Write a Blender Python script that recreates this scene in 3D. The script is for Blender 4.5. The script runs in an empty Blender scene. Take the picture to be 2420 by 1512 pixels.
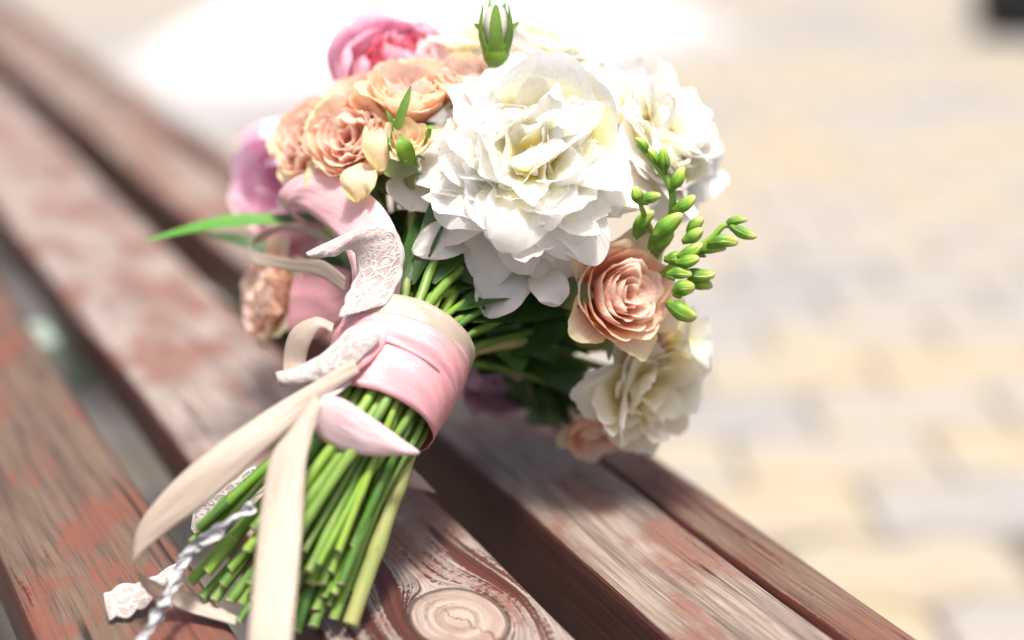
import bpy, math, random
import numpy as np
from mathutils import Matrix, Vector
from mathutils.bvhtree import BVHTree

# ------------------------------------------------------------------ camera, sky, sun, exposure
scene = bpy.context.scene
COL = scene.collection
BENCH = 0.45                      # height of the slat tops above the paving
CAMH = 0.36                       # camera above the slats
FPX = 3361.0                      # focal length in units of a 2420 x 1512 frame (50 mm lens)
PITCH = math.atan2(1369.0, FPX)
CAM = np.array([0.0, 0.0, BENCH + CAMH])
FW = np.array([0.0, math.cos(PITCH), -math.sin(PITCH)])
UP = np.array([0.0, math.sin(PITCH), math.cos(PITCH)])
RT = np.array([1.0, 0.0, 0.0])

cd = bpy.data.cameras.new('camera')
cam = bpy.data.objects.new('camera', cd)
COL.objects.link(cam)
cam.location = CAM
cam.rotation_euler = (math.pi / 2 - PITCH, 0, 0)
cd.sensor_width = 36.0
cd.lens = 36.0 * FPX / 2420.0
cd.clip_start = 0.02
cd.clip_end = 200.0
cd.dof.use_dof = True
cd.dof.focus_distance = 0.652
cd.dof.aperture_fstop = 1.7
scene.camera = cam

SUN = Vector((0.06, -0.16, 0.96)).normalized()      # towards the sun
world = bpy.data.worlds.new('World')
scene.world = world
world.use_nodes = True
wn = world.node_tree
bg = wn.nodes.get('Background') or wn.nodes.new('ShaderNodeBackground')
sky = wn.nodes.new('ShaderNodeTexSky')
sky.sky_type = 'NISHITA'
sky.sun_disc = False
sky.sun_elevation = math.asin(SUN.z)
sky.sun_rotation = math.atan2(SUN.x, SUN.y)
sky.air_density = 0.6
sky.dust_density = 6.0
sky.ozone_density = 0.5
wn.links.new(sky.outputs[0], bg.inputs[0])
bg.inputs[1].default_value = 0.13
sl = bpy.data.lights.new('sun', 'SUN')
sl.energy = 3.2
sl.angle = math.radians(9.0)
sl.color = (1.0, 0.965, 0.92)
so = bpy.data.objects.new('sun', sl)
COL.objects.link(so)
so.rotation_euler = SUN.to_track_quat('Z', 'Y').to_euler()
so.location = (0.6, -0.4, 4.0)
vs = scene.view_settings
vs.view_transform = 'Standard'
vs.look = 'None'
vs.exposure = 0.78
vs.gamma = 1.0
vs.use_curve_mapping = False
scene.cycles.max_bounces = 12
scene.cycles.diffuse_bounces = 12
scene.cycles.transmission_bounces = 6
scene.cycles.transparent_max_bounces = 12

# ------------------------------------------------------------------ helpers
def at(X, Y, d):
    """world point seen at (X, Y) of a 2420 x 1512 frame at depth d along the view axis"""
    return CAM + d * (FW + (X - 1210.0) / FPX * RT - (Y - 756.0) / FPX * UP)

def cv(x, y, z):
    """direction: x right, y up, z towards the photographer"""
    v = x * RT + y * UP - z * FW
    return v / np.linalg.norm(v)

def bench_depth(Y, h=0.0):
    return (CAMH - h) / (math.sin(PITCH) + math.cos(PITCH) * (Y - 756.0) / FPX)

def on_bench(X, Y, h=0.0):
    return at(X, Y, bench_depth(Y, h))

def mesh_data(name, verts, faces, uv=None, smooth=True):
    me = bpy.data.meshes.new(name)
    me.from_pydata([tuple(map(float, v)) for v in verts], [], faces)
    if smooth:
        me.polygons.foreach_set('use_smooth', [True] * len(me.polygons))
    if uv is not None:
        lay = me.uv_layers.new(name='UVMap')
        li = np.empty(len(me.loops), dtype=np.int32)
        me.loops.foreach_get('vertex_index', li)
        lay.data.foreach_set('uv', np.asarray(uv, dtype=np.float32)[li].ravel())
    me.update()
    return me

def put(name, me, mat, parent=None, label=None, mw=None, kind=None, cat=None, group=None):
    o = bpy.data.objects.new(name, me)
    COL.objects.link(o)
    if me is not None and mat is not None and len(me.materials) == 0:
        me.materials.append(mat)
    if parent is not None:
        o.parent = parent
    if mw is not None:
        o.matrix_local = mw
    for k, v in (('label', label), ('kind', kind), ('category', cat), ('group', group)):
        if v:
            o[k] = v
    return o

def grid_faces(nu, nv, closed=False):
    f = []
    for j in range(nv - 1):
        for i in range(nu - (0 if closed else 1)):
            a = j * nu + i
            b = j * nu + (i + 1) % nu
            f.append((a, b, b + nu, a + nu))
    return f

def catmull(P, n, closed=False):
    P = np.asarray(P, float)
    m = len(P)
    if m == 2:
        t = np.linspace(0, 1, n)[:, None]
        return P[0] * (1 - t) + P[1] * t
    E = np.vstack([2 * P[0] - P[1], P, 2 * P[-1] - P[-2]])
    out = []
    for s in np.linspace(0, m - 1, n):
        i = min(int(s), m - 2)
        t = s - i
        p0, p1, p2, p3 = E[i], E[i + 1], E[i + 2], E[i + 3]
        out.append(0.5 * (2 * p1 + (p2 - p0) * t + (2 * p0 - 5 * p1 + 4 * p2 - p3) * t * t + (3 * p1 - p0 - 3 * p2 + p3) * t ** 3))
    return np.array(out)

def tube(path, radii, seg=10, cap=True, flat=None):
    path = np.asarray(path, float)
    n = len(path)
    radii = np.broadcast_to(np.asarray(radii, float), (n,))
    T = np.gradient(path, axis=0)
    T /= np.linalg.norm(T, axis=1)[:, None] + 1e-12
    a = np.cross(T[0], [0.13, 0.31, 0.94])
    a /= np.linalg.norm(a)
    V, UV = [], []
    L = 0
    for i in range(n):
        a = a - T[i] * a.dot(T[i])
        a /= np.linalg.norm(a)
        b = np.cross(T[i], a)
        if i:
            L += np.linalg.norm(path[i] - path[i - 1])
        for k in range(seg):
            t = 2 * math.pi * k / seg
            V.append(path[i] + radii[i] * (math.cos(t) * a + math.sin(t) * b))
            UV.append((k / seg, L))
    F = grid_faces(seg, n, True)
    if cap:
        F.append(tuple(range(seg - 1, -1, -1)))
        F.append(tuple((n - 1) * seg + k for k in range(seg)))
    return V, F, UV

# ------------------------------------------------------------------ node helper
class NT:
    def __init__(self, name):
        self.mat = bpy.data.materials.new(name)
        self.mat.use_nodes = True
        self.t = self.mat.node_tree
        self.t.nodes.clear()
        self.out = self.t.nodes.new('ShaderNodeOutputMaterial')
    def n(self, typ, **kw):
        nd = self.t.nodes.new('ShaderNode' + typ)
        for k, v in kw.items():
            setattr(nd, k, v)
        return nd
    def set(self, sock, v):
        if isinstance(v, bpy.types.NodeSocket):
            self.t.links.new(v, sock)
        elif isinstance(v, (tuple, list)) and len(v) == 3 and sock.type == 'RGBA':
            sock.default_value = (*v, 1)
        else:
            sock.default_value = v
    def m(self, op, a, b=None, c=None, clamp=False):
        nd = self.n('Math', operation=op, use_clamp=clamp)
        for i, v in enumerate((a, b, c)):
            if v is not None:
                self.set(nd.inputs[i], v)
        return nd.outputs[0]
    def ss(self, x, lo, hi):
        nd = self.n('MapRange', interpolation_type='SMOOTHSTEP')
        self.set(nd.inputs[0], x)
        nd.inputs[1].default_value, nd.inputs[2].default_value = lo, hi
        return nd.outputs[0]
    def vec(self, x, y, z=0.0):
        nd = self.n('CombineXYZ')
        for i, v in enumerate((x, y, z)):
            self.set(nd.inputs[i], v)
        return nd.outputs[0]
    def noise(self, v, scale=1.0, detail=3.0, rough=0.55):
        nd = self.n('TexNoise')
        self.set(nd.inputs['Vector'], v)
        nd.inputs['Scale'].default_value = scale
        nd.inputs['Detail'].default_value = detail
        nd.inputs['Roughness'].default_value = rough
        return nd.outputs[0]
    def mix(self, f, a, b):
        nd = self.n('Mix', data_type='RGBA')
        self.set(nd.inputs[0], f)
        self.set(nd.inputs[6], a)
        self.set(nd.inputs[7], b)
        return nd.outputs[2]
    def ramp(self, x, stops):
        nd = self.n('ValToRGB')
        self.set(nd.inputs[0], x)
        el = nd.color_ramp.elements
        while len(el) < len(stops):
            el.new(0.5)
        for e, (p, c) in zip(el, stops):
            e.position = p
            e.color = (*c, 1)
        return nd.outputs[0]
    def bump(self, h, strength, dist):
        nd = self.n('Bump')
        nd.inputs['Strength'].default_value = strength
        nd.inputs['Distance'].default_value = dist
        self.set(nd.inputs['Height'], h)
        return nd.outputs[0]
    def principled(self, col, rough=0.5, spec=0.3, normal=None, **kw):
        nd = self.n('BsdfPrincipled')
        self.set(nd.inputs['Base Color'], col)
        self.set(nd.inputs['Roughness'], rough)
        self.set(nd.inputs['Specular IOR Level'], spec)
        if normal is not None:
            self.set(nd.inputs['Normal'], normal)
        for k, v in kw.items():
            self.set(nd.inputs[k], v)
        return nd.outputs[0]
    def finish(self, shader):
        self.t.links.new(shader, self.out.inputs[0])
        return self.mat
    def translucent_mix(self, sh, col, fac, normal=None):
        tr = self.n('BsdfTranslucent')
        self.set(tr.inputs[0], col)
        if normal is not None:
            self.set(tr.inputs['Normal'], normal)
        mx = self.n('MixShader')
        self.set(mx.inputs[0], fac)
        self.t.links.new(sh, mx.inputs[1])
        self.t.links.new(tr.outputs[0], mx.inputs[2])
        return mx.outputs[0]

def petal_mat(name, stops, edge=None, edge_amt=0.6, transl=0.35, vein=0.5, spot=None, rough=0.55):
    k = NT(name)
    uvn = k.n('UVMap')
    sp = k.n('SeparateXYZ')
    k.t.links.new(uvn.outputs[0], sp.inputs[0])
    u, v = sp.outputs[0], sp.outputs[1]
    oi = k.n('ObjectInfo')
    rnd = oi.outputs['Random']
    vv = k.m('ADD', v, k.m('MULTIPLY', k.m('SUBTRACT', k.noise(k.vec(k.m('MULTIPLY', u, 5.0), v, k.m('MULTIPLY', rnd, 50.0)), 1.6), 0.5), 0.35))
    col = k.ramp(vv, stops)
    au = k.m('ABSOLUTE', k.m('SUBTRACT', k.m('MULTIPLY', u, 2.0), 1.0))
    veins = k.noise(k.vec(k.m('MULTIPLY', u, 34.0), k.m('MULTIPLY', v, 2.2), k.m('MULTIPLY', rnd, 31.0)), 1.0, 3.0)
    col = k.mix(k.m('MULTIPLY', k.ss(veins, 0.42, 0.75), 0.03), col, (0.80, 0.66, 0.5))
    if edge:
        e = k.m('MAXIMUM', k.m('POWER', au, 5.0), k.m('POWER', v, 8.0))
        en = k.noise(k.vec(k.m('MULTIPLY', u, 6.0), k.m('MULTIPLY', v, 6.0), k.m('MULTIPLY', rnd, 77.0)), 1.0, 3.0)
        e = k.m('MULTIPLY', k.m('MULTIPLY', e, k.ss(en, 0.3, 0.6)), edge_amt)
        col = k.mix(e, col, edge)
    if spot:
        sn = k.noise(k.vec(k.m('MULTIPLY', u, 7.0), k.m('MULTIPLY', v, 1.5), k.m('MULTIPLY', rnd, 13.0)), 1.0, 2.0)
        col = k.mix(k.m('MULTIPLY', k.ss(sn, 0.52, 0.68), 0.75), col, spot)
    nb = k.bump(k.m('ADD', veins, k.m('MULTIPLY', k.noise(k.vec(k.m('MULTIPLY', u, 9.0), k.m('MULTIPLY', v, 7.0), k.m('MULTIPLY', rnd, 9.0)), 1.0, 4.0), 1.2)), vein, 0.0012)
    sh = k.principled(col, rough, 0.22, nb)
    return k.finish(k.translucent_mix(sh, col, transl, nb))

def green_mat(name, c0, c1, rough=0.42, transl=0.12, scale=60.0, spec=0.4, stretch=(1.0, 1.0)):
    k = NT(name)
    tc = k.n('TexCoord')
    uvn = k.n('UVMap')
    sp = k.n('SeparateXYZ')
    k.t.links.new(uvn.outputs[0], sp.inputs[0])
    oi = k.n('ObjectInfo')
    big = k.noise(tc.outputs['Object'], scale, 3.0)
    streak = k.noise(k.vec(k.m('MULTIPLY', sp.outputs[0], 16.0 * stretch[0]), k.m('MULTIPLY', sp.outputs[1], 9.0 * stretch[1]), k.m('MULTIPLY', oi.outputs['Random'], 40.0)), 1.0, 3.0)
    f = k.m('ADD', k.m('MULTIPLY', big, 0.45), k.m('ADD', k.m('MULTIPLY', streak, 0.35), k.m('MULTIPLY', oi.outputs['Random'], 0.30)))
    col = k.mix(k.ss(f, 0.3, 0.8), c0, c1)
    if 'stem' in name:
        scar = k.noise(k.vec(k.m('MULTIPLY', sp.outputs[0], 7.0), k.m('MULTIPLY', sp.outputs[1], 160.0), k.m('MULTIPLY', oi.outputs['Random'], 60.0)), 1.0, 4.0)
        col = k.mix(k.m('MULTIPLY', k.ss(scar, 0.60, 0.70), 0.65), col, (0.22, 0.15, 0.05))
        pal = k.noise(k.vec(k.m('MULTIPLY', sp.outputs[0], 3.0), k.m('MULTIPLY', sp.outputs[1], 40.0), k.m('MULTIPLY', oi.outputs['Random'], 90.0)), 1.0, 2.0)
        col = k.mix(k.m('MULTIPLY', k.ss(pal, 0.5, 0.75), 0.5), col, (0.33, 0.40, 0.14))
    nb = k.bump(streak, 0.35, 0.0008)
    sh = k.principled(col, rough, spec, nb)
    if transl:
        sh = k.translucent_mix(sh, col, transl, nb)
    return k.finish(sh)

def satin_mat(name, col, rough=0.33, transl=0.18, spec=0.5):
    k = NT(name)
    uvn = k.n('UVMap')
    sp = k.n('SeparateXYZ')
    k.t.links.new(uvn.outputs[0], sp.inputs[0])
    u, v = sp.outputs[0], sp.outputs[1]
    weave = k.m('SINE', k.m('MULTIPLY', v, 9000.0))
    crease = k.noise(k.vec(k.m('MULTIPLY', u, 5.0), k.m('MULTIPLY', v, 38.0)), 1.0, 4.0)
    au = k.m('ABSOLUTE', k.m('SUBTRACT', k.m('MULTIPLY', u, 2.0), 1.0))
    sel = k.ss(au, 0.93, 0.97)
    c = k.mix(k.m('MULTIPLY', sel, 0.35), col, tuple(x * 0.86 for x in col))
    c = k.mix(k.m('MULTIPLY', k.ss(crease, 0.45, 0.75), 0.12), c, tuple(x * 0.8 for x in col))
    h = k.m('ADD', k.m('MULTIPLY', weave, 0.05), k.m('ADD', k.m('MULTIPLY', crease, 0.8), k.m('MULTIPLY', sel, 0.25)))
    nb = k.bump(h, 0.55, 0.0018)
    sh = k.principled(c, rough, spec, nb, Anisotropic=0.6)
    return k.finish(k.translucent_mix(sh, c, transl, nb))

def lace_mat(name):
    k = NT(name)
    uvn = k.n('UVMap')
    sp = k.n('SeparateXYZ')
    k.t.links.new(uvn.outputs[0], sp.inputs[0])
    u, v = sp.outputs[0], sp.outputs[1]
    P = k.vec(k.m('MULTIPLY', u, 4.2), k.m('MULTIPLY', v, 210.0))
    wn_ = k.n('TexNoise'); k.set(wn_.inputs['Vector'], P); wn_.inputs['Scale'].default_value = 0.7
    ad = k.n('VectorMath', operation='MULTIPLY_ADD')
    k.t.links.new(wn_.outputs['Color'], ad.inputs[0]); ad.inputs[1].default_value = (1.6, 1.6, 0); k.t.links.new(P, ad.inputs[2])
    ve = k.n('TexVoronoi', feature='DISTANCE_TO_EDGE'); k.t.links.new(ad.outputs[0], ve.inputs['Vector']); ve.inputs['Scale'].default_value = 1.0
    vf = k.n('TexVoronoi', feature='F1'); k.t.links.new(ad.outputs[0], vf.inputs['Vector']); vf.inputs['Scale'].default_value = 1.0
    rim = k.m('SUBTRACT', 1.0, k.ss(ve.outputs['Distance'], 0.05, 0.12))
    ringd = k.m('SUBTRACT', 1.0, k.ss(k.m('ABSOLUTE', k.m('SUBTRACT', vf.outputs['Distance'], 0.26)), 0.05, 0.11))
    motif = k.m('MAXIMUM', rim, ringd)
    thread = k.m('SINE', k.m('ADD', k.m('MULTIPLY', v, 4200.0), k.m('MULTIPLY', u, 90.0)))
    au = k.m('ABSOLUTE', k.m('SUBTRACT', k.m('MULTIPLY', u, 2.0), 1.0))
    motif = k.m('MAXIMUM', motif, k.ss(au, 0.78, 0.88))
    net = k.m('MULTIPLY', k.m('ABSOLUTE', k.m('SINE', k.m('MULTIPLY', u, 70.0))), k.m('ABSOLUTE', k.m('SINE', k.m('MULTIPLY', v, 3500.0))))
    alpha = k.m('MAXIMUM', motif, k.m('SUBTRACT', 0.95, k.m('MULTIPLY', net, 0.5)))
    h = k.m('ADD', motif, k.m('MULTIPLY', thread, 0.06))
    nb = k.bump(h, 0.5, 0.0007)
    col = k.mix(motif, (0.56, 0.47, 0.43), (0.68, 0.64, 0.60))
    sh = k.principled(col, 0.6, 0.25, nb)
    sh = k.translucent_mix(sh, col, 0.25, nb)
    tr = k.n('BsdfTransparent')
    mx = k.n('MixShader')
    k.set(mx.inputs[0], alpha)
    k.t.links.new(tr.outputs[0], mx.inputs[1])
    k.t.links.new(sh, mx.inputs[2])
    return k.finish(mx.outputs[0])

# ------------------------------------------------------------------ setting: paving
SANG = math.atan2(2062.0, math.hypot(FPX, 1369.0))     # slats run away to the left of the view
SU = np.array([-math.sin(SANG), math.cos(SANG), 0.0])  # along the slats
SW = np.array([math.cos(SANG), math.sin(SANG), 0.0])   # across the slats

def paver_mat():
    k = NT('paver')
    tc = k.n('TexCoord')
    oi = k.n('ObjectInfo')
    ge = k.n('NewGeometry')
    ps = k.n('SeparateXYZ')
    k.t.links.new(ge.outputs['Position'], ps.inputs[0])
    rown = k.noise(k.vec(k.m('MULTIPLY', ps.outputs[0], 0.5), k.m('MULTIPLY', ps.outputs[1], 2.6)), 1.0, 2.0)
    r = k.m('ADD', k.m('MULTIPLY', k.m('FRACT', k.m('ADD', oi.outputs['Random'], ge.outputs['Random Per Island'])), 0.5), k.m('MULTIPLY', k.ss(rown, 0.3, 0.7), 0.5))
    col = k.ramp(r, [(0.0, (0.226, 0.228, 0.231)), (0.3, (0.270, 0.259, 0.244)), (0.5, (0.313, 0.283, 0.239)), (0.68, (0.339, 0.287, 0.191)), (0.8, (0.313, 0.287, 0.248)), (1.0, (0.287, 0.278, 0.265))])
    g = k.noise(tc.outputs['Object'], 60.0, 5.0)
    b = k.noise(tc.outputs['Object'], 9.0, 3.0)
    col = k.mix(k.m('MULTIPLY', k.ss(g, 0.5, 0.8), 0.35), col, (0.158, 0.144, 0.128))
    col = k.mix(k.m('MULTIPLY', k.ss(b, 0.4, 0.8), 0.3), col, (0.236, 0.219, 0.200))
    return k.finish(k.principled(col, 0.85, 0.2, k.bump(g, 0.5, 0.004)))

def ground_mat():
    k = NT('joint_sand')
    tc = k.n('TexCoord')
    g = k.noise(tc.outputs['Object'], 40.0, 5.0)
    b = k.noise(tc.outputs['Object'], 3.0, 3.0)
    col = k.mix(g, (0.109, 0.097, 0.076), (0.168, 0.151, 0.129))
    col = k.mix(k.m('MULTIPLY', b, 0.4), col, (0.182, 0.171, 0.154))
    return k.finish(k.principled(col, 0.95, 0.1, k.bump(g, 0.6, 0.004)))

gm = ground_mat()
G = 60.0
ground = put('paving', mesh_data('paving', [(-G, -G, 0), (G, -G, 0), (G, G, 0), (-G, G, 0)], [(0, 1, 2, 3)], smooth=False), gm, kind='structure')
pm = paver_mat()

def paver_mesh(L, W, H, rnd):
    # zigzag interlocking block: stepped long sides, chamfered top
    a = W * 0.09
    g = 0.003
    xs = [-L / 2, -L / 4, 0, L / 4, L / 2]
    off = [-a, a, -a, a, -a]
    top = [(x, W / 2 + o) for x, o in zip(xs, off)]
    bot = [(x, -W / 2 + o) for x, o in zip(xs, off)]
    ring = bot + top[::-1]
    V, n = [], len(ring)
    c = 0.006
    for s, z in ((g, 0.0), (g, H - c), (g + c, H)):
        for x, y in ring:
            sx = (abs(x) - s) / abs(x) if x else 1
            cy = -W / 2 if (x, y) in bot else W / 2
            V.append((x * (sx if abs(x) > L * 0.4 else 1), y - math.copysign(s, cy), z))
    F = []
    for k in range(2):
        for i in range(n):
            j = (i + 1) % n
            F.append((k * n + i, k * n + j, (k + 1) * n + j, (k + 1) * n + i))
    F.append(tuple(2 * n + i for i in range(n)))
    return mesh_data('paver', V, F, smooth=False)

PL, PW = 0.25, 0.125
pmesh = paver_mesh(PL, PW, 0.008, 0)
pmesh.materials.append(pm)
rp = random.Random(4)
spots = []
pa = math.radians(4)
for j in range(-4, 60):
    for i in range(-30, 30):
        lx, ly = (i + 0.5 * (j % 2)) * PL, 0.5 + j * PW
        x, y = lx * math.cos(pa) - ly * math.sin(pa), lx * math.sin(pa) + ly * math.cos(pa)
        v = np.array([x, y, 0]) - CAM
        dp = v.dot(FW)
        X, Y = 1210 + v.dot(RT) / dp * FPX, 756 - v.dot(UP) / dp * FPX
        if dp < 0.5 or not (-180 < X < 2620 and -140 < Y < 1700):
            continue
        # blocks that the bench top hides are left out
        s = (Y + 613.0) / (X + 852.0)
        if s > 0.86 and Y > 60 and not (1.25 < s < 1.62):
            continue
        spots.append((dp, x, y))
spots.sort()
far_v, far_f = [], []
pv = [tuple(v.co) for v in pmesh.vertices]
pf = [tuple(p.vertices) for p in pmesh.polygons]
for q, (dp, x, y) in enumerate(spots):
    dz, rx, ry, rz = 0.0005 + rp.uniform(0, 0.003), rp.uniform(-.006, .006), rp.uniform(-.006, .006), pa + rp.uniform(-.01, .01)
    if q < 290:
        o = put('paver', pmesh, None, ground)
        o.location = (x, y, dz)
        o.rotation_euler = (rx, ry, rz)
    else:
        mt_ = Matrix.Translation((x, y, dz)) @ Matrix.Rotation(rz, 4, 'Z')
        b = len(far_v)
        far_v += [tuple(mt_ @ Vector(v)) for v in pv]
        far_f += [tuple(t + b for t in f) for f in pf]
if far_v:
    put('far_pavers', mesh_data('far_pavers', far_v, far_f, smooth=False), pm, ground, kind='stuff')
print('pavers', len(ground.children))
# ------------------------------------------------------------------ setting: things beyond the bench, far out of focus
def cloth_mat():
    k = NT('gown_cloth')
    tc = k.n('TexCoord')
    g = k.noise(tc.outputs['Object'], 25.0, 4.0)
    col = k.mix(g, (0.80, 0.81, 0.84), (0.86, 0.86, 0.87))
    sh = k.principled(col, 0.7, 0.2, k.bump(g, 0.3, 0.01))
    sh = k.translucent_mix(sh, col, 0.2)
    # thin tulle at the hem, closed cloth further in
    uvn = k.n('UVMap')
    sp = k.n('SeparateXYZ')
    k.t.links.new(uvn.outputs[0], sp.inputs[0])
    tr = k.n('BsdfTransparent')
    mx = k.n('MixShader')
    k.set(mx.inputs[0], k.ss(sp.outputs[1], 0.0, 0.55))
    k.t.links.new(tr.outputs[0], mx.inputs[1])
    k.t.links.new(sh, mx.inputs[2])
    return k.finish(mx.outputs[0])

def gown():
    # hem and train of a white gown lying in folds on the paving
    rg = np.random.default_rng(3)
    nu, nv = 96, 40
    c = np.array([-0.22, 3.95])
    V, UV = [], []
    ph = rg.uniform(0, 6.28, 8)
    for j in range(nv):
        v = j / (nv - 1)
        for i in range(nu):
            a = 2 * math.pi * i / nu
            fold = sum(math.sin(a * q + ph[q % 8]) * w for q, w in ((5, .3), (9, .35), (14, .25), (23, .15)))
            lobe = 1 + 0.13 * math.sin(2 * a + 0.4) + 0.10 * math.sin(3 * a + 2.1) + 0.06 * math.sin(5 * a)
            rad = 0.10 + 1.0 * (1 - v) ** 1.15 * lobe
            rx = rad * (0.98 + 0.07 * fold * (1 - v)) * 0.78
            ry = rad * (0.98 + 0.07 * fold * (1 - v)) * 1.05
            z = 0.015 + 0.42 * v ** 1.5 + 0.05 * (fold + 0.8) * (0.35 + (1 - v)) * (1 - (1 - v) ** 6) * 0.7
            V.append((c[0] + rx * math.cos(a), c[1] + ry * math.sin(a), max(z, 0.014)))
            UV.append((i / nu, v))
    F = grid_faces(nu, nv, True)
    F.append(tuple((nv - 1) * nu + i for i in range(nu)))
    return put('gown_train', mesh_data('gown_train', V, F, UV), cloth_mat(), label='bright white cloth lying in soft folds on the paving behind the bouquet', cat='cloth')

gown()

def dark_bag():
    k = NT('black_leather')
    tc = k.n('TexCoord')
    g = k.noise(tc.outputs['Object'], 30.0, 3.0)
    m = k.finish(k.principled(k.mix(g, (0.008, 0.008, 0.010), (0.02, 0.018, 0.018)), 0.6, 0.3, k.bump(g, 0.3, 0.004)))
    root = put('black_bag', None, None, label='black bag standing on the paving at the far right corner', cat='bag')
    root.location = (1.60, 4.22, 0.008)
    root.rotation_euler = (0, 0, 0.25)
    nu, nv = 28, 12
    V = []
    for j in range(nv):
        v = j / (nv - 1)
        sc = (0.84 + 0.16 * math.sin(math.pi * min(1, v * 1.2))) * (1 if v < 0.9 else 0.9)
        for i in range(nu):
            a = 2 * math.pi * i / nu
            cx, cy = math.cos(a), math.sin(a)
            V.append((0.25 * sc * math.copysign(abs(cx) ** 0.45, cx), 0.12 * sc * (1 - 0.35 * v) * math.copysign(abs(cy) ** 0.45, cy), 0.30 * v))
    F = grid_faces(nu, nv, True) + [tuple(range(nu - 1, -1, -1)), tuple((nv - 1) * nu + i for i in range(nu))]
    put('body', mesh_data('bag_body', V, F), m, root)
    for s in (-1, 1):
        pts = catmull([(-0.11, s * 0.06, 0.27), (-0.09, s * 0.07, 0.40), (0, s * 0.07, 0.45), (0.09, s * 0.07, 0.40), (0.11, s * 0.06, 0.27)], 20)
        v_, f_, u_ = tube(pts, 0.009)
        put('handle', mesh_data('bag_handle', v_, f_), m, root)

dark_bag()

# ------------------------------------------------------------------ bench
def line_q(s, h=0.0):
    X = -852.0 + 2125.0 / s
    p = on_bench(X, 1512.0, h)
    return p.dot(SW)

def knot_at(X, Y):
    p = on_bench(X, Y)
    return p.dot(SW), p.dot(SU)

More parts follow.
